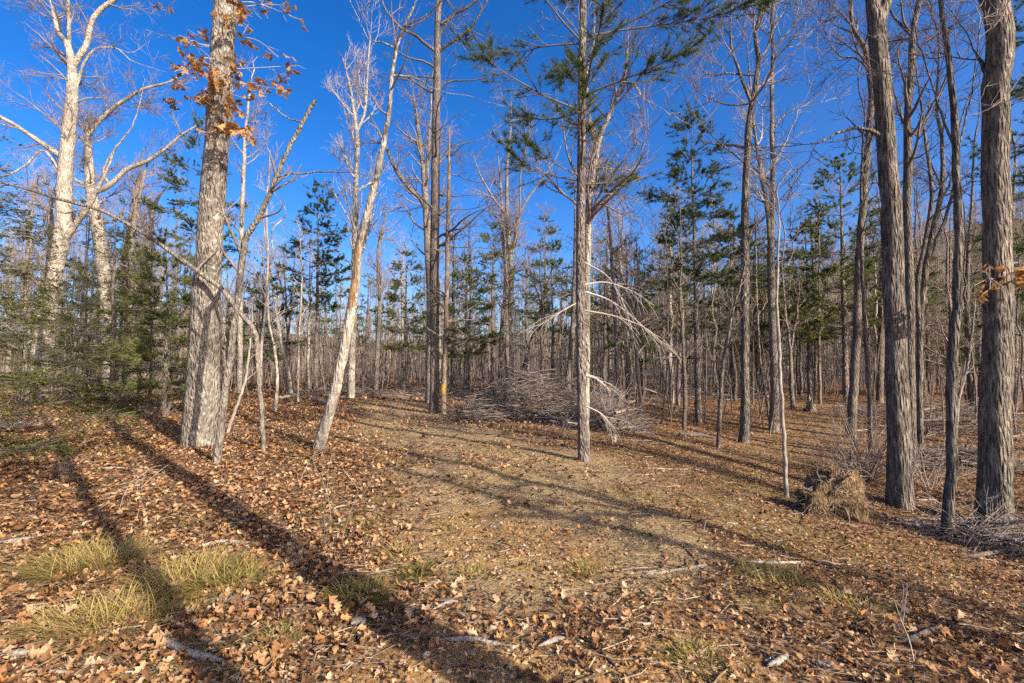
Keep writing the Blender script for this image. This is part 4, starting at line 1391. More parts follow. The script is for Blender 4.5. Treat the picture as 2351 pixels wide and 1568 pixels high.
# ------------------------------------------------------------------ fallen wood
def log_on_ground(name, label, cat, pix, mat, lift=0.95, S=8, twigs=0, d_off=0.0, knots=True, parent=None):
    """fallen branch along picture points, lying on the ground"""
    rows = []
    for (px, py, w) in pix:
        g = gp(px, py)
        dist = math.hypot(g[1], CAM_H)
        r = 0.36 * w / FPX * dist
        rows.append([g[0], g[1], g[2] + r * lift + d_off, r])
    n = 16
    p = catmull(rows, n)
    p[1:-1, :3] += rng.normal(size=(n - 2, 3)) * (p[1:-1, 3:4] * 0.12)
    Ls = np.linalg.norm(p[-1, :3] - p[0, :3])
    tw_ = np.linspace(0, 1, n)
    p[:, :2] += (np.sin(tw_ * 3.1 * random.uniform(1, 2.2) + random.uniform(0, 6)) * 0.03 * Ls)[:, None] * np.array([[0.5, 0.85]])
    p[:, 2] = ground(p[:, 0], p[:, 1]) + p[:, 3] * lift
    p[:, 3] *= (1 + 0.05 * rng.normal(size=n)) * (0.55 + 0.45 * ss(0, 0.25, np.linspace(0, 1, n))) * (0.45 + 0.55 * ss(0, 0.3, np.linspace(1, 0, n)))
    p[:, 2] = np.maximum(p[:, 2], ground(p[:, 0], p[:, 1]) + p[:, 3] * 0.15)
    T0 = unit(p[0, :3] - p[1, :3])
    T1 = unit(p[-1, :3] - p[-2, :3])
    e0 = np.concatenate([p[0, :3] + T0 * 0.004, [p[0, 3] * 0.02]])
    e1 = np.concatenate([p[-1, :3] + T1 * 0.004, [p[-1, 3] * 0.02]])
    p = np.vstack([e0, p, e1])
    c = p[:, :3].mean(0)
    m_ = MB()
    m_.tube(p[:, :3], p[:, 3], S, lobes=(1 + 0.05 * rng.normal(size=(1, len(p), S))))
    if twigs:
        P, Rr = spawn(p[None, 2:-2, :3], p[None, 2:-2, 3], twigs, 0.1, 0.95, (0.2, 0.7), (30, 70), 5, 0.15, -0.02, 0.5, 0.012, 0.003)
        P[:, :, 2] = np.maximum(P[:, :, 2], ground(P[:, :, 0], P[:, :, 1]) + 0.01)
        m_.tube(P, Rr, 5)
    o = m_.build(name, M[mat], parent, c if parent is None else np.array(parent.location))
    if parent is None:
        tag(o, label, cat, 'fallen branches on the ground')
    return o


for pix, mat, lab in [
        ([(438, 1268, 9), (480, 1256, 13), (520, 1249, 14), (585, 1256, 12), (640, 1250, 8)], 'bone', 'bleached white branch left of the broad shadow'),
        ([(213, 1078, 7), (300, 1079, 7), (392, 1083, 5)], 'bone', 'pale stick in front of the big oak, left of the shadow'),
        ([(-10, 1252, 11), (60, 1243, 12), (122, 1230, 8)], 'dead', 'grey stick at the left edge beside the grass tufts'),
        ([(352, 1478, 18), (420, 1500, 22), (470, 1518, 20), (525, 1538, 12)], 'dead', 'stout grey branch at the foot of the narrow left shadow'),
        ([(-10, 1512, 14), (60, 1508, 18), (112, 1503, 12)], 'dead', 'thick grey branch in the lower left corner'),
        ([(30, 1552, 12), (100, 1548, 14), (170, 1552, 9)], 'dead', 'half buried branch lowest at the bottom left'),
        ([(452, 1388, 9), (540, 1382, 18), (622, 1380, 16)], 'dead', 'flat grey branch below the two big grass tufts'),
        ([(1438, 1325, 6), (1530, 1316, 9), (1622, 1303, 10)], 'bone', 'white stick in the dead leaves right of centre, left of a gap'),
        ([(1680, 1299, 7), (1780, 1297, 9), (1880, 1294, 9), (1952, 1297, 8)], 'bone', 'long white stick in front of the root clump'),
        ([(1960, 1300, 7), (2020, 1315, 8), (2090, 1330, 5)], 'deaddark', 'dark stick running on from the long white stick'),
        ([(1416, 1452, 6), (1440, 1438, 8), (1470, 1435, 9), (1493, 1436, 8), (1506, 1414, 6)], 'bone', 'crooked white stick on the bare orange soil'),
        ([(1236, 1492, 9), (1268, 1478, 17), (1302, 1468, 10)], 'bone', 'short splintered white branch right of the broad shadow'),
        ([(1335, 1464, 6), (1380, 1505, 7), (1432, 1552, 6)], 'deaddark', 'thin dark stick slanting down at bottom centre'),
        ([(1762, 1540, 12), (1790, 1525, 20), (1812, 1508, 10)], 'bone', 'knobbly white wood piece at the bottom right of centre'),
        ([(2035, 1200, 9), (2085, 1208, 12), (2130, 1216, 11), (2180, 1240, 10), (2235, 1252, 13)], 'dead', 'long fallen limb crossing in front of the slender tree'),
        ([(2235, 1252, 16), (2245, 1250, 16), (2262, 1256, 12)], 'deaddark', 'stubby dark stump end lying against the long fallen limb'),
        ([(2268, 1240, 12), (2310, 1233, 15), (2370, 1236, 14)], 'bone', 'bright pale limb at the right edge beside the broadest trunk'),
        ([(2205, 1285, 13), (2260, 1276, 14), (2320, 1262, 12)], 'deaddark', 'dark limb lying before the broadest trunk'),
        ([(2225, 1270, 8), (2290, 1290, 9), (2370, 1318, 9)], 'dead', 'grey limb slanting to the right edge below the dark limb'),
        ([(2290, 1272, 8), (2340, 1290, 8), (2380, 1300, 8)], 'deaddark', 'short dark limb nearest the right edge'),
        ([(2050, 1478, 10), (2110, 1465, 16), (2195, 1438, 10)], 'deaddark', 'dark rotten branch in the lower right corner'),
        ([(1473, 1076, 4), (1540, 1080, 5), (1622, 1083, 4)], 'bone', 'thin white stick on the path right of the central pine'),
        ([(1410, 1088, 3), (1480, 1092, 4), (1545, 1089, 3)], 'dead', 'fine pale stick nearest the foot of the central pine'),
        ([(1010, 1476, 13), (1090, 1476, 16), (1180, 1488, 10)], 'dead', 'branch lying inside the broad shadow at bottom centre'),
        ([(995, 1402, 7), (1030, 1390, 11), (1072, 1384, 7)], 'bone', 'short pale stick on the right side of the broad shadow'),
        ([(640, 918, 9), (668, 914, 12), (702, 917, 10)], 'bone', 'short pale log behind the thin saplings'),
        ([(708, 917, 10), (735, 923, 12), (758, 931, 8)], 'dead', 'grey log ending behind the leaning trunk'),
        ([(740, 1180, 5), (780, 1165, 6), (826, 1150, 4)], 'bone', 'thin white stick tilted up the slope left of the bare sandy patch'),
        ([(880, 1130, 3), (960, 1120, 4), (1030, 1112, 3)], 'dead', 'thin stick lying across the middle of the clearing'),
        ([(600, 1228, 4), (680, 1222, 5), (760, 1208, 4)], 'dead', 'straw coloured stick lying across the broad shadow'),
        ([(790, 1540, 6), (850, 1524, 8), (930, 1560, 5)], 'deaddark', 'curved dark root at the bottom edge left of centre'),
        ([(1180, 1420, 4), (1195, 1455, 6), (1200, 1500, 4)], 'deaddark', 'dark upright looking stick crossing the broad shadow'),
        ([(1560, 1250, 4), (1600, 1290, 4), (1650, 1345, 4)], 'deaddark', 'thin brown stick crossing above the short white stick'),
        ([(1830, 1460, 5), (1900, 1490, 6), (1960, 1530, 5)], 'deaddark', 'brown stick on the mossy litter at lower right'),
        ([(1700, 1400, 4), (1760, 1440, 5), (1850, 1480, 4)], 'deaddark', 'dark stick slanting across the leaves right of the crooked white stick'),
        ([(1850, 1520, 8), (1890, 1535, 12), (1940, 1555, 8)], 'dead', 'grey piece of wood at the lower right bottom edge'),
        ([(2190, 950, 6), (2260, 962, 9), (2340, 958, 7)], 'dead', 'grey log lying behind the slender tree in the fallen timber'),
        ([(2200, 1003, 7), (2270, 1010, 8), (2350, 1000, 7)], 'dead', 'fallen pole in front of the fallen timber at right'),
        ([(2080, 1140, 5), (2110, 1150, 6), (2165, 1148, 4)], 'bone', 'white stick between the bowed trunk and the slender tree'),
        ([(1895, 985, 4), (1950, 992, 5), (2010, 985, 4)], 'bone', 'pale stick on the sunlit rise behind the dark wavy topped tree'),
        ([(1480, 930, 6), (1540, 945, 7), (1600, 938, 5)], 'deaddark', 'dark log in the shaded hollow'),
        ([(1560, 1000, 12), (1600, 1003, 16), (1640, 1008, 10)], 'deaddark', 'dark chunk of log in the shaded hollow right of centre')]:
    log_on_ground('fallen_branch', lab, 'branch', pix, mat, twigs=0)

# cut wood block
g = gp(823, 1438)
m_ = MB()
hx, hy, hz = 0.042, 0.028, 0.02
V = np.array([[sx * hx, sy * hy, sz * hz] for sz in (-1, 1) for sx, sy in ((-1, -1), (1, -1), (1, 1), (-1, 1))]) * rng.uniform(0.85, 1.1, (8, 3))
Vi = V * np.array([0.86, 0.84, 1.12])
m_.add(np.vstack([V[:4] * [1, 1, 1], V[4:], Vi[4:]]), None, [(3, 2, 1, 0), (0, 1, 5, 4), (1, 2, 6, 5), (2, 3, 7, 6), (3, 0, 4, 7), (4, 5, 9, 8), (5, 6, 10, 9), (6, 7, 11, 10), (7, 4, 8, 11), (8, 9, 10, 11)])
blk = m_.build('wood_block', M['dead'], None, (0, 0, 0), smooth=False)
blk.location = (g[0], g[1], g[2] + 0.022)
blk.rotation_euler = (0.15, -0.1, 0.2)
tag(blk, 'small pale cut wood block among the leaves left of the broad shadow', 'wood block')


# brush piles made of separate branches
def brush_pile(label, cx, cy, lx, ly, hz, nbig, nsm, mats, lmin=1.2, lmax=3.2, rz=0.0):
    loc = np.array([cx, cy, gz(cx, cy)])
    root = empty('brush_pile', loc)
    tag(root, label, 'brush pile')
    for k in range(nbig):
        u, v = rng.uniform(-1, 1), rng.uniform(-1, 1)
        x, y = cx + u * lx, cy + v * ly
        hh = hz * max(0.0, 1 - u * u) * max(0.1, 1 - v * v)
        L = rng.uniform(lmin, lmax)
        a = rz + rng.normal() * 0.55 + (math.pi if rng.random() < 0.5 else 0)
        el = rng.normal() * 0.16
        d = np.array([math.cos(a) * math.cos(el), math.sin(a) * math.cos(el), math.sin(el)])
        c = np.array([x, y, gz(x, y) + rng.uniform(0.03, 1) * hh + 0.03])
        r = rng.uniform(0.010, 0.03) if rng.random() < 0.8 else rng.uniform(0.03, 0.055)
        tt = np.linspace(-0.5, 0.5, 9)
        p = c[None] + d[None] * (tt * L)[:, None] + np.cumsum(rng.normal(size=(9, 3)) * 0.02, axis=0)
        p[:, 2] = np.maximum(p[:, 2], ground(p[:, 0], p[:, 1]) + r * 0.5)
        rad = r * np.linspace(1, 0.35, 9)
        m_ = MB()
        m_.tube(p, rad, 6)
        P, Rr = spawn(p[None], rad[None], 6, 0.3, 1, (0.3, 1.1), (20, 60), 5, 0.15, 0.02, 0.5, 0.014, 0.004)
        P[:, :, 2] = np.maximum(P[:, :, 2], ground(P[:, :, 0], P[:, :, 1]) + 0.01)
        m_.tube(P, Rr, 4)
        m_.build('branch', M[mats[rng.integers(0, len(mats))]], root, loc)
    m_ = MB()
    u = rng.uniform(-1.05, 1.05, nsm)
    v = rng.uniform(-1, 1, nsm)
    x = cx + u * lx
    y = cy + v * ly
    hh = hz * np.clip(1 - u * u, 0.05, 1) * np.clip(1 - v * v, 0.15, 1)
    c = np.stack([x, y, ground(x, y) + rng.random(nsm) * hh + 0.02], 1)
    a = rz + rng.normal(size=nsm) * 0.9
    el = rng.normal(size=nsm) * 0.3
    d = np.stack([np.cos(a) * np.cos(el), np.sin(a) * np.cos(el), np.sin(el)], 1)
    L = rng.uniform(0.4, 1.4, nsm)
    tt = np.linspace(-0.5, 0.5, 4)
    P = c[:, None] + d[:, None] * (tt[None] * L[:, None])[..., None] + np.cumsum(rng.normal(size=(nsm, 4, 3)) * 0.035, axis=1)
    P[:, :, 2] = np.maximum(P[:, :, 2], ground(P[:, :, 0], P[:, :, 1]) + 0.006)
    m_.tube(P, rng.uniform(0.003, 0.010, nsm)[:, None] * np.linspace(1, 0.4, 4)[None], 3)
    tag(m_.build('twigs', M['twig'], root, loc), kind='stuff')
    return root


b = gp(1225, 965)
brush_pile('big heap of cut branches between the blazed tree and the central pine', b[0], b[1] + 0.7, 1.9, 0.9, 1.5, 110, 1500, ['deaddark', 'deaddark', 'dark', 'grey', 'dead'], 1.0, 2.4)
b = gp(1395, 985)
brush_pile('tangle of dead twigs and branches right behind the central pine', b[0], b[1] + 0.5, 0.9, 0.7, 1.1, 26, 600, ['grey', 'dead', 'deaddark'], 0.8, 2.0, 0.6)
b = gp(905, 915)
brush_pile('low row of weathered branches along the far edge of the clearing', b[0], b[1] + 0.5, 4.2, 0.8, 0.45, 40, 400, ['dead', 'grey', 'deaddark'], 1.2, 3.5)
b = gp(1600, 915)
brush_pile('scattered dead branches in the woods behind the shaded hollow', b[0], b[1] + 1, 4.0, 1.6, 0.6, 40, 500, ['dead', 'grey', 'deaddark'], 1.2, 3.5)
b = gp(2265, 985)
brush_pile('fallen timber and branches behind the slender tree at right', b[0], b[1] + 1.2, 2.6, 2.2, 0.7, 60, 700, ['dead', 'grey', 'deaddark'], 1.2, 3.4)
b = gp(2240, 1075)
brush_pile('low dark pile of broken branches between the slender tree and broadest trunk', b[0], b[1] + 0.3, 1.1, 0.5, 0.35, 26, 350, ['deaddark', 'deaddark', 'grey'], 0.6, 1.6)
b = gp(2310, 1250)
brush_pile('dry twigs heaped at the foot of the broadest trunk', b[0], b[1], 0.9, 0.5, 0.22, 16, 350, ['dead', 'grey'], 0.5, 1.5)
b = gp(240, 905)
brush_pile('grey branches lying in the woods beneath the hemlocks', b[0], b[1] + 1, 3.5, 1.0, 0.5, 24, 300, ['dead', 'grey', 'deaddark'], 1.0, 3.0)

# ------------------------------------------------------------------ upturned root clump
g = gp(1900, 1185)
root = empty('root_clump', g)
tag(root, 'upturned stump with a torn mat of earth and roots', 'root clump')
nu, nv = 30, 20
uu, vv = np.meshgrid(np.linspace(0, 2 * math.pi, nu, endpoint=False), np.linspace(0.02, math.pi - 0.02, nv))
ra = 1 + 1.5 * fbm(uu * 1.5 + 4, vv * 2 + 1, 4) + 0.9 * fbm(uu * 5, vv * 6 + 3, 3) + 0.25 * np.cos(uu * 3 + 1)
ra[:, -1] = ra[:, 0] * 0.5 + ra[:, -1] * 0.5
Vx = np.stack([0.34 * ra * np.sin(vv) * np.cos(uu) + 0.05 * np.cos(vv), 0.20 * ra * np.sin(vv) * np.sin(uu), 0.20 + 0.26 * ra * np.cos(vv) * (1 + 0.35 * np.cos(uu))], -1)
gi = np.arange(nu * nv).reshape(nv, nu)
F4 = np.stack([gi[:-1], np.roll(gi, -1, 1)[:-1], np.roll(gi, -1, 1)[1:], gi[1:]], -1).reshape(-1, 4)
m_ = MB()
m_.add(Vx, None, F4)
m_.build('earth_mat', bark('root_earth', (0.075, 0.045, 0.024), (0.36, 0.245, 0.13), 45, 14, (0.44, 0.33, 0.19), 0.60, 0.8, 0.03), root, smooth=True)
m_ = MB()
n = 900
ii = rng.integers(0, nu * nv, n)
st = Vx.reshape(-1, 3)[ii]
dr = unit(st - np.array([0, 0, 0.25]) + rng.normal(size=(n, 3)) * 0.25)
P = np.zeros((n, 6, 3))
P[:, 0] = st - dr * 0.03
L = rng.uniform(0.04, 0.26, n)
for k in range(1, 6):
    dr = unit(dr + rng.normal(size=(n, 3)) * 0.35 - np.array([0, 0, 0.22]))
    P[:, k] = P[:, k - 1] + dr * (L / 5)[:, None]
m_.tube(P, rng.uniform(0.002, 0.007, n)[:, None] * np.linspace(1, 0.4, 6)[None], 3, tone=rng.random(n))
tag(m_.build('rootlets', M['straw'], root, tones=True), kind='stuff')
for (e, r) in [((-0.42, -0.05, 0.30), 0.03), ((-0.50, 0.05, 0.10), 0.035), ((0.42, -0.1, 0.05), 0.02), ((0.15, -0.25, 0.62), 0.014), ((0.30, 0.05, 0.45), 0.02), ((0.02, -0.3, 0.05), 0.025), ((-0.15, 0.0, 0.66), 0.016)]:
    e = np.array(e)
    p = catmull([[0, 0, 0.22, r], [*(e * 0.55 + np.array([0, 0, 0.12])), r * 0.9], [*e, r * 0.4]], 12)
    p[3:, :3] += np.cumsum(rng.normal(size=(9, 3)) * 0.012, axis=0)
    m_ = MB()
    m_.tube(p[:, :3], p[:, 3], 7)
    m_.build('root', M['deaddark'], root)

# small stumps
for (px, py, w, lab) in [(1409, 1016, 0.06, 'small broken stump right of the central pine'), (1862, 945, 0.13, 'low rotten stump on the leafy rise')]:
    g = gp(px, py)
    K, S = 9, 14
    a = np.linspace(0, 2 * math.pi, S, endpoint=False)
    hh = np.linspace(-0.1, 1, K)
    top = 0.7 + 0.5 * np.abs(np.sin(a * 2 + px)) + 0.15 * rng.normal(size=S)
    Vs = []
    for k in range(K):
        rr = w * (1.5 - 0.6 * max(hh[k], 0) ** 0.5) * (1 + 0.08 * rng.normal(size=S))
        Vs.append(np.stack([rr * np.cos(a), rr * np.sin(a), hh[k] * w * 3.0 * top], 1))
    for s_, dz in ((0.7, 0.9), (0.02, 0.6)):
        Vs.append(np.stack([w * s_ * np.cos(a), w * s_ * np.sin(a), np.full(S, w * 3.0 * 0.7 * dz)], 1))
    gi = np.arange((K + 2) * S).reshape(K + 2, S)
    F4 = np.stack([gi[:-1], np.roll(gi, -1, 1)[:-1], np.roll(gi, -1, 1)[1:], gi[1:]], -1).reshape(-1, 4)
    m_ = MB()
    m_.add(np.concatenate(Vs), None, F4)
    o = m_.build('stump', M['grey'], None, (0, 0, 0), smooth=False)
    o.location = tuple(g)
    tag(o, lab, 'stump')


# bare shrubs and dry stalks
def shrub(label, px, py, n, Hr, spread, mat='twig', depth_off=0.0, name='bare_shrub', cat='shrub', r0=0.007, sub=5):
    g = gp(px, py)
    g = np.array([g[0], g[1] + depth_off, gz(g[0], g[1] + depth_off)])
    root = empty(name, g)
    tag(root, label, cat)
    P = np.zeros((n, 8, 3))
    P[:, 0] = g + rng.normal(size=(n, 3)) * np.array([0.08, 0.08, 0]) - np.array([0, 0, 0.03])
    d = unit(rng.normal(size=(n, 3)) * spread + np.array([0, 0, 1.0]))
    d[:, 2] = np.abs(d[:, 2])
    L = rng.uniform(Hr[0], Hr[1], n)
    for k in range(1, 8):
        d = unit(d + rng.normal(size=(n, 3)) * 0.10 + np.array([0, 0, -0.05]))
        P[:, k] = P[:, k - 1] + d * (L / 7)[:, None]
    Rr = rng.uniform(0.6, 1.2, n)[:, None] * r0 * np.linspace(1, 0.35, 8)[None]
    for k in range(n):
        m_ = MB()
        m_.tube(P[k], Rr[k], 5)
        if sub:
            P1, R1 = spawn(P[k:k + 1], Rr[k:k + 1], sub, 0.3, 1, (0.2, 0.6), (25, 60), 5, 0.15, 0.0, 0.7, 0.004, 0.002)
            m_.tube(P1, R1, 3)
        m_.build('stem', M[mat], root, g)
    return root


shrub('dense leafless shrub of arching stems between root clump and bowed trunk', 1985, 1105, 60, (0.8, 1.7), 0.65, 'twig', r0=0.011)
shrub('leafless shrub behind the root clump reaching left', 1950, 1075, 36, (0.7, 1.5), 0.75, 'twigdark', r0=0.010)
shrub('wispy leafless shrub between the bowed trunk and the slender tree', 2130, 1120, 18, (0.6, 1.4), 0.5, 'twigpale')
shrub('pale arching twigs in front of the broadest trunk', 2255, 1225, 9, (0.5, 1.0), 0.7, 'twigpale')
shrub('low leafless shrub left of the central pine foot', 1290, 1000, 9, (0.3, 0.7), 0.6, 'twig')
shrub('wispy dead shrub on the right flank of the central pine', 1400, 985, 30, (0.7, 1.6), 0.5, 'twigpale')
shrub('thin weedy shrub in the shaded hollow', 1500, 960, 16, (0.5, 1.3), 0.5, 'twig')
shrub('sparse shrub at the left edge in front of the hemlocks', 30, 985, 26, (0.4, 1.0), 0.9, 'twigpale')
shrub('twiggy low plant left of the big oak', 370, 960, 14, (0.3, 0.7), 0.5, 'twig')
shrub('reddish twiggy shoot on the leaves above the broad shadow', 768, 1262, 6, (0.3, 0.65), 0.45, 'twigdark', r0=0.004)
shrub('tiny twiggy shoots left of the narrow shadow', 150, 1090, 10, (0.15, 0.4), 0.5, 'twig', r0=0.003)
for (px, py, h, lab) in [(300, 1200, 0.55, 'tall dry grass stalk left of the broad shadow'), (285, 1175, 0.42, 'shorter dry grass stalk beside the tall one left of the broad shadow'), (748, 1205, 0.75, 'tall straw stalk above the middle of the broad shadow'),
                         (820, 1245, 0.6, 'straw stalk at the right edge of the broad shadow'), (1608, 1222, 0.4, 'yellow stalk in the litter right of centre'), (700, 1110, 0.5, 'thin stalk below the leaning trunk'), (2080, 1500, 0.35, 'dry stalk in the lower right litter')]:
    shrub(lab, px, py, 1, (h, h + 0.05), 0.12, 'straw_stalk' if 'straw_stalk' in M else 'twigpale', name='dry_stalk', cat='stalk', r0=0.0035, sub=3)


# ------------------------------------------------------------------ grass
def blades(m_, C, rad, n, hmin, hmax, w, tone, droop=0.9, outward=0.6):
    a = rng.uniform(0, 6.28, n)
    rr = rad * np.sqrt(rng.random(n))
    base = C + np.stack([rr * np.cos(a), rr * np.sin(a), np.zeros(n)], 1)
    base[:, 2] = ground(base[:, 0], base[:, 1]) - 0.01
    grass_strips(m_, base, np.stack([np.cos(a), np.sin(a), np.zeros(n)], 1) * outward * (rr / max(rad, 1e-6))[:, None], rng.uniform(hmin, hmax, n), w, rng.uniform(tone[0], tone[1], n), droop)


def grass_strips(m_, base, lean, H, w, tone, droop):
    n = len(base)
    d = unit(np.array([0, 0, 1.0]) + lean + rng.normal(size=(n, 3)) * np.array([0.35, 0.35, 0.05]))
    hd = unit(d * np.array([1, 1, 0]) + 1e-5)
    K = 4
    P = np.zeros((n, K, 3))
    P[:, 0] = base
    for k in range(1, K):
        d = unit(d + hd * droop * 0.45 - np.array([0, 0, droop * 0.28]))
        P[:, k] = P[:, k - 1] + d * (H / (K - 1))[:, None]
    P[:, 1:, 2] = np.maximum(P[:, 1:, 2], ground(P[:, 1:, 0], P[:, 1:, 1]) + 0.008)
    side = unit(np.cross(hd, np.array([0, 0, 1.0]))) * w
    V = np.concatenate([P[:, :3] + side[:, None], P[:, :3] - side[:, None], P[:, 3:]], 1)
    V[:, 2] = P[:, 2] + side * 0.7
    V[:, 5] = P[:, 2] - side * 0.7
    i = np.arange(n)[:, None] * 7
    F4 = np.concatenate([i + np.array([[0, 1, 4, 3]]), i + np.array([[1, 2, 5, 4]])])
    F3 = i + np.array([[2, 6, 5]])
    m_.add(V, F3, F4, np.repeat(tone, 7))


for (px, py, rad, n, h0, h1, tn, lab) in [
        (190, 1310, 0.26, 420, 0.12, 0.34, (0.25, 0.95), 'large yellow grass tuft left of the narrow shadow'),
        (265, 1300, 0.16, 200, 0.12, 0.30, (0.6, 1.0), 'straw coloured grass tuft lying in the narrow shadow'),
        (425, 1345, 0.26, 420, 0.10, 0.32, (0.35, 1.0), 'wide yellow grass tuft right of the narrow shadow'),
        (530, 1350, 0.18, 260, 0.08, 0.26, (0.1, 0.8), 'greener grass tuft right of the wide yellow one'),
        (270, 1440, 0.22, 240, 0.10, 0.30, (0.5, 1.0), 'brown grass tuft half in the narrow shadow'),
        (160, 1440, 0.16, 150, 0.08, 0.24, (0.4, 0.9), 'thin grass tuft in the shaded lower left corner'),
        (825, 1378, 0.14, 240, 0.08, 0.20, (0.1, 0.7), 'compact green grass tuft on the left bank of the broad shadow'),
        (958, 1322, 0.10, 150, 0.06, 0.16, (0.0, 0.5), 'small bright green grass tuft right of the broad shadow'),
        (915, 1280, 0.12, 120, 0.06, 0.18, (0.6, 1.0), 'faded grass tuft uphill of the bright green tuft'),
        (1340, 1315, 0.12, 100, 0.05, 0.14, (0.2, 0.8), 'sparse grass tuft at the right of the sandy patch'),
        (1090, 1325, 0.10, 80, 0.05, 0.13, (0.2, 0.8), 'sparse grass tuft at the bottom of the sandy patch'),
        (1780, 1335, 0.22, 220, 0.06, 0.18, (0.2, 0.9), 'broad low grass tuft below the long white stick'),
        (820, 1210, 0.14, 130, 0.05, 0.15, (0.1, 0.7), 'low green grass tuft above the broad shadow'),
        (405, 1410, 0.12, 110, 0.06, 0.16, (0.2, 0.8), 'small grass tuft below the wide yellow one'),
        (640, 1480, 0.10, 90, 0.05, 0.14, (0.0, 0.6), 'little green grass tuft near the bottom, left of the broad shadow'),
        (1600, 1520, 0.12, 100, 0.05, 0.13, (0.0, 0.6), 'little green grass tuft on the orange soil at the bottom'),
        (1960, 1400, 0.16, 130, 0.05, 0.15, (0.3, 0.9), 'patchy grass tuft in the right hand litter'),
        (222, 1083, 0.05, 40, 0.05, 0.12, (0.0, 0.2), 'tiny dark green sprig beside the pale stick')]:
    g = gp(px, py)
    m_ = MB()
    blades(m_, g, rad, int(n * 2.2), h0 * 0.9, h1 * 1.25, 0.0026, tn, 0.7)
    o = m_.build('grass_tuft', M['grass'], None, g, smooth=False, tones=True)
    tag(o, lab, 'grass tuft', 'grass tufts in the foreground')

# ------------------------------------------------------------------ ground cover (uncountable)
def scatter(n, dmin, dmax, power=1.0, margin=1.12):
    y = dmin + (dmax - dmin) * rng.random(n) ** power
    x = rng.uniform(-1, 1, n) * (margin * y + 0.4)
    return x, y


# short sparse grass
x, y = scatter(70000, 1.9, 14, 1.1)
pa, so_, mo, fa = masks(x, y)
keep = rng.random(len(x)) < 0.02 + 0.5 * mo * (1 - 0.5 * so_) + 0.06 * pa
x, y = x[keep], y[keep]
n = len(x)
m_ = MB()
base = np.stack([x, y, ground(x, y) - 0.005], 1)
grass_strips(m_, base, rng.normal(size=(n, 3)) * np.array([0.4, 0.4, 0]), rng.uniform(0.03, 0.10, n), 0.0022 + 0.00012 * y[:, None], rng.uniform(0.0, 1.0, n) ** 0.8, 0.9)
tag(m_.build('short_grass', M['grass'], smooth=False, tones=True), 'sparse short grass and moss across the clearing', 'grass', kind='stuff')


def litter_density(x, y):
    pa, so_, mo, fa = masks(x, y)
    nn = fbm(x * 1.1 + 77, y * 1.1 + 33, 4)
    base_ = 0.42 + 0.9 * nn + 0.3 * ss(0.2, 2.0, -x) + 0.3 * ss(1.5, 4.5, x) + 0.25 * ss(9, 13, y)
    clump = ss(0.02, 0.16, fbm(x * 1.9 + 12, y * 1.9 + 61, 4))
    return np.clip(base_, 0.05, 1.0) * (1 - (0.78 - 0.5 * clump) * np.clip(pa * 1.1, 0, 1)) * (1 - 0.70 * so_) * (1 - 0.35 * mo)


def leaf_template(detail):
    if detail == -1:
        return np.array([[0, -0.5, 0], [-0.3, 0.05, 0.0], [0, 0.5, 0], [0.3, -0.02, 0.0]]), np.array([[0, 3, 1], [1, 3, 2]])
    if detail == 2:
        t = np.array([0, 0.18, 0.34, 0.52, 0.66, 0.86, 1.0])
        w = np.array([0, 0.21, 0.15, 0.31, 0.20, 0.25, 0])
    elif detail == 1:
        t = np.array([0, 0.3, 0.72, 1.0])
        w = np.array([0, 0.23, 0.27, 0])
    else:
        t = np.array([0, 0.5, 1.0])
        w = np.array([0, 0.28, 0])
    n = len(t)
    V = [[0, a - 0.5, 0] for a in t] + [[-b, a - 0.46, 0] for a, b in zip(t[1:-1], w[1:-1])] + [[b, a - 0.46, 0] for a, b in zip(t[1:-1], w[1:-1])]
    F3 = []
    for si, base in ((0, n), (1, 2 * n - 2)):
        f = [(0, 1, base)]
        for k in range(1, n - 2):
            f += [(k, k + 1, base + k - 1), (k + 1, base + k, base + k - 1)]
        f += [(n - 2, n - 1, base + n - 3)]
        F3 += f if si == 0 else [(c, b, a) for a, b, c in f]
    return np.array(V), np.array(F3)


def add_leaves(m_, x, y, detail, size, tone, tilt=0.35, lift=0.02):
    V0, F0 = leaf_template(detail)
    n = len(x)
    nv = len(V0)
    L = size
    V = np.repeat(V0[None], n, 0)
    V[:, :, 0] *= rng.uniform(0.7, 1.35, (n, 1)) * (1 + 0.10 * rng.normal(size=(n, nv)))
    curl = rng.uniform(-0.6, 1.6, (n, 1))
    bend = rng.uniform(-1.4, 1.4, (n, 1))
    V[:, :, 2] = curl * V[:, :, 0] ** 2 * 3 + bend * (V[:, :, 1]) ** 2 + 0.02 * rng.normal(size=(n, nv))
    V *= np.asarray(L).reshape(-1, 1, 1)
    tx, ty, tz = rng.normal(size=n) * tilt, rng.normal(size=n) * tilt, rng.uniform(0, 6.28, n)
    cx_, sx_ = np.cos(tx), np.sin(tx)
    A = V.copy()
    A[:, :, 1] = V[:, :, 1] * cx_[:, None] - V[:, :, 2] * sx_[:, None]
    A[:, :, 2] = V[:, :, 1] * sx_[:, None] + V[:, :, 2] * cx_[:, None]
    cy_, sy_ = np.cos(ty), np.sin(ty)
    B = A.copy()
    B[:, :, 0] = A[:, :, 0] * cy_[:, None] + A[:, :, 2] * sy_[:, None]
    B[:, :, 2] = -A[:, :, 0] * sy_[:, None] + A[:, :, 2] * cy_[:, None]
    cz, sz = np.cos(tz), np.sin(tz)
    C = B.copy()
    C[:, :, 0] = B[:, :, 0] * cz[:, None] - B[:, :, 1] * sz[:, None]
    C[:, :, 1] = B[:, :, 0] * sz[:, None] + B[:, :, 1] * cz[:, None]
    zz = ground(x, y) + lift * rng.random(n) + 0.008
    C += np.stack([x, y, zz], 1)[:, None, :]
    F = (F0[None] + (np.arange(n) * nv)[:, None, None]).reshape(-1, 3)
    m_.add(C, F, None, np.repeat(tone, nv))


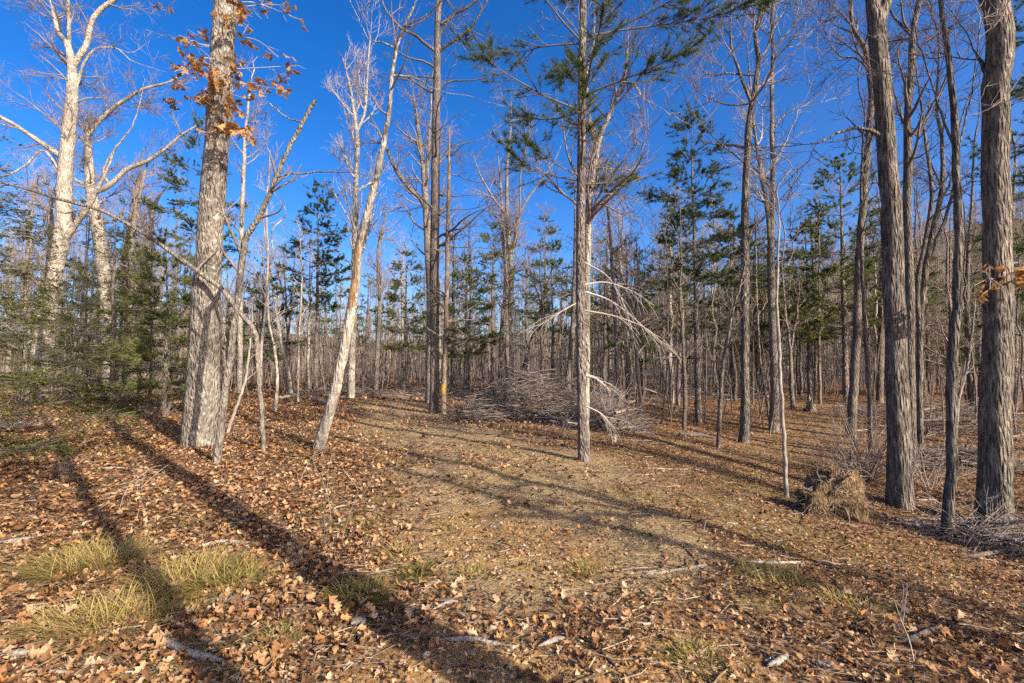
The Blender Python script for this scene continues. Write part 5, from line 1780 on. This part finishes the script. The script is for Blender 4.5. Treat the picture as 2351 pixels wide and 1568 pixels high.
def lsize(x, y, s0, s1):
    return (s0 + (s1 - s0) * rng.random(len(x)) ** 1.4) * (1 - 0.38 * ss(0.0, 1.5, x))


def tones(n, x, y):
    red = fbm(x * 0.5 + 9, y * 0.5 + 90, 3)
    t = np.clip(rng.beta(1.3, 1.5, n) * 0.98 + red * 0.35 - 0.10 * ss(0.5, 3, x), 0, 0.9)
    o = rng.random(n) < 0.08
    t[o] = rng.uniform(0.9, 1.0, o.sum())
    return t


m_ = MB()
for (cnt, d0, d1, det, s0, s1) in [(24000, 1.7, 5.0, 2, 0.03, 0.088), (52000, 4.7, 10, 1, 0.035, 0.09), (62000, 9.7, 19, -1, 0.05, 0.11), (52000, 18, 45, -1, 0.09, 0.19)]:
    x, y = scatter(cnt, d0, d1, 0.75 if d0 < 10 else 0.8)
    keep = rng.random(cnt) < litter_density(x, y)
    x, y = x[keep], y[keep]
    add_leaves(m_, x, y, det, lsize(x, y, s0, s1), tones(len(x), x, y), lift=0.03)
x, y = scatter(105000, 1.7, 11, 0.85)
keep = rng.random(len(x)) < 0.55 + 0.45 * litter_density(x, y)
x, y = x[keep], y[keep]
add_leaves(m_, x, y, -1, rng.uniform(0.012, 0.036, len(x)), tones(len(x), x, y) * 0.85, lift=0.012, tilt=0.25)
tag(m_.build('leaf_litter', M['litter'], smooth=True, tones=True), 'brown oak leaf litter covering the forest floor', 'leaf litter', kind='stuff')

# the nearest leaves one by one
fl = [leaf_mesh('leaf', M['litter'], t, 40 + i, 0.088) for i, t in enumerate((0.25, 0.4, 0.5, 0.6, 0.7, 0.8, 0.88, 0.97))]
x, y = scatter(3000, 2.0, 3.8, 0.9)
keep = rng.random(3000) < litter_density(x, y)
x, y = x[keep][:300], y[keep][:300]
for k in range(len(x)):
    lf = bpy.data.objects.new('leaf', fl[rng.integers(0, 8)])
    col.objects.link(lf)
    lf.parent = ground_o
    lf.location = (x[k], y[k], gz(x[k], y[k]) + 0.03)
    lf.rotation_euler = (rng.normal() * 0.35, rng.normal() * 0.35, rng.uniform(0, 6.28))
    s_ = rng.uniform(0.75, 1.2)
    lf.scale = (s_, s_, s_)

# straw, needles and twigs lying about
m_ = MB()
n = 34000
x, y = scatter(n, 1.8, 13, 0.9)
a = rng.uniform(0, 6.28, n)
L = rng.uniform(0.03, 0.14, n) * rng.choice([1, 1, 1, 1, 2.2], n)
d = np.stack([np.cos(a), np.sin(a), rng.normal(size=n) * 0.08], 1)
c = np.stack([x, y, ground(x, y) + 0.012 + 0.02 * rng.random(n)], 1)
tt = np.linspace(-0.5, 0.5, 2)
P = c[:, None] + d[:, None] * (tt[None] * L[:, None])[..., None]
rad = (0.0010 + 0.0032 * rng.random(n) ** 4)[:, None] * np.array([[1, 0.6]])
tn = rng.random(n)
m_.tube(P[:9000], rad[:9000], 3, tone=tn[:9000])
m_.slivers(P[9000:], rad[9000:], tn[9000:])
n = 900
x, y = scatter(n, 1.9, 11, 0.9)
a = rng.uniform(0, 6.28, n)
L = rng.uniform(0.15, 0.65, n)
K = 5
P = np.zeros((n, K, 3))
for k in range(K):
    f = (k / (K - 1) - 0.5) * L
    a2 = a + 0.5 * np.sin(k * 1.1 + x * 9)
    P[:, k, 0] = x + np.cos(a2) * f
    P[:, k, 1] = y + np.sin(a2) * f
P[:, :, 2] = ground(P[:, :, 0], P[:, :, 1]) + 0.018 + 0.012 * rng.random((n, K))
m_.tube(P, rng.uniform(0.0025, 0.0075, n)[:, None] * np.linspace(1, 0.45, K)[None], 4, tone=rng.random(n) ** 1.8)
tag(m_.build('twig_litter', M['straw'], smooth=False, tones=True), 'straw, pine needles and twig bits strewn over the ground', 'twig litter', kind='stuff')

# crumbs of soil and small stones on the bare patches
m_ = MB()
n = 26000
x, y = scatter(n, 1.8, 6.5, 0.9)
pa, so_, mo, fa = masks(x, y)
keep = rng.random(n) < so_ * 0.8 + 0.05
x, y = x[keep], y[keep]
n = len(x)
oc = np.array([[1, 0, 0], [0, 1, 0], [-1, 0, 0], [0, -1, 0], [0, 0, 0.8], [0, 0, -0.6]], float)
of = np.array([[0, 1, 4], [1, 2, 4], [2, 3, 4], [3, 0, 4], [1, 0, 5], [2, 1, 5], [3, 2, 5], [0, 3, 5]])
sz = 0.006 + 0.020 * rng.random(n) ** 2.5
V = oc[None] * sz[:, None, None] * rng.uniform(0.6, 1.3, (n, 6, 1))
a = rng.uniform(0, 6.28, n)
Vr = V.copy()
Vr[:, :, 0] = V[:, :, 0] * np.cos(a)[:, None] - V[:, :, 1] * np.sin(a)[:, None]
Vr[:, :, 1] = V[:, :, 0] * np.sin(a)[:, None] + V[:, :, 1] * np.cos(a)[:, None]
Vr += np.stack([x, y, ground(x, y) + 0.003], 1)[:, None]
m_.add(Vr, (of[None] + (np.arange(n) * 6)[:, None, None]).reshape(-1, 3), None, np.repeat(rng.random(n), 6))
M['crumb'] = leafmat('soil_crumbs', [(0, (0.16, 0.085, 0.04)), (0.5, (0.36, 0.20, 0.09)), (0.9, (0.50, 0.33, 0.17)), (1, (0.55, 0.47, 0.38))], 0.0)
tag(m_.build('soil_crumbs', M['crumb'], smooth=False, tones=True), 'crumbs of orange soil and small stones on the bare patches', 'gravel', kind='stuff')

# patterns never placed are removed
for f_, src in list(zip(used, protos)) + list(zip(pused, pprotos)):
    if not f_:
        for ch in list(src.children):
            bpy.data.objects.remove(ch)
        bpy.data.objects.remove(src)
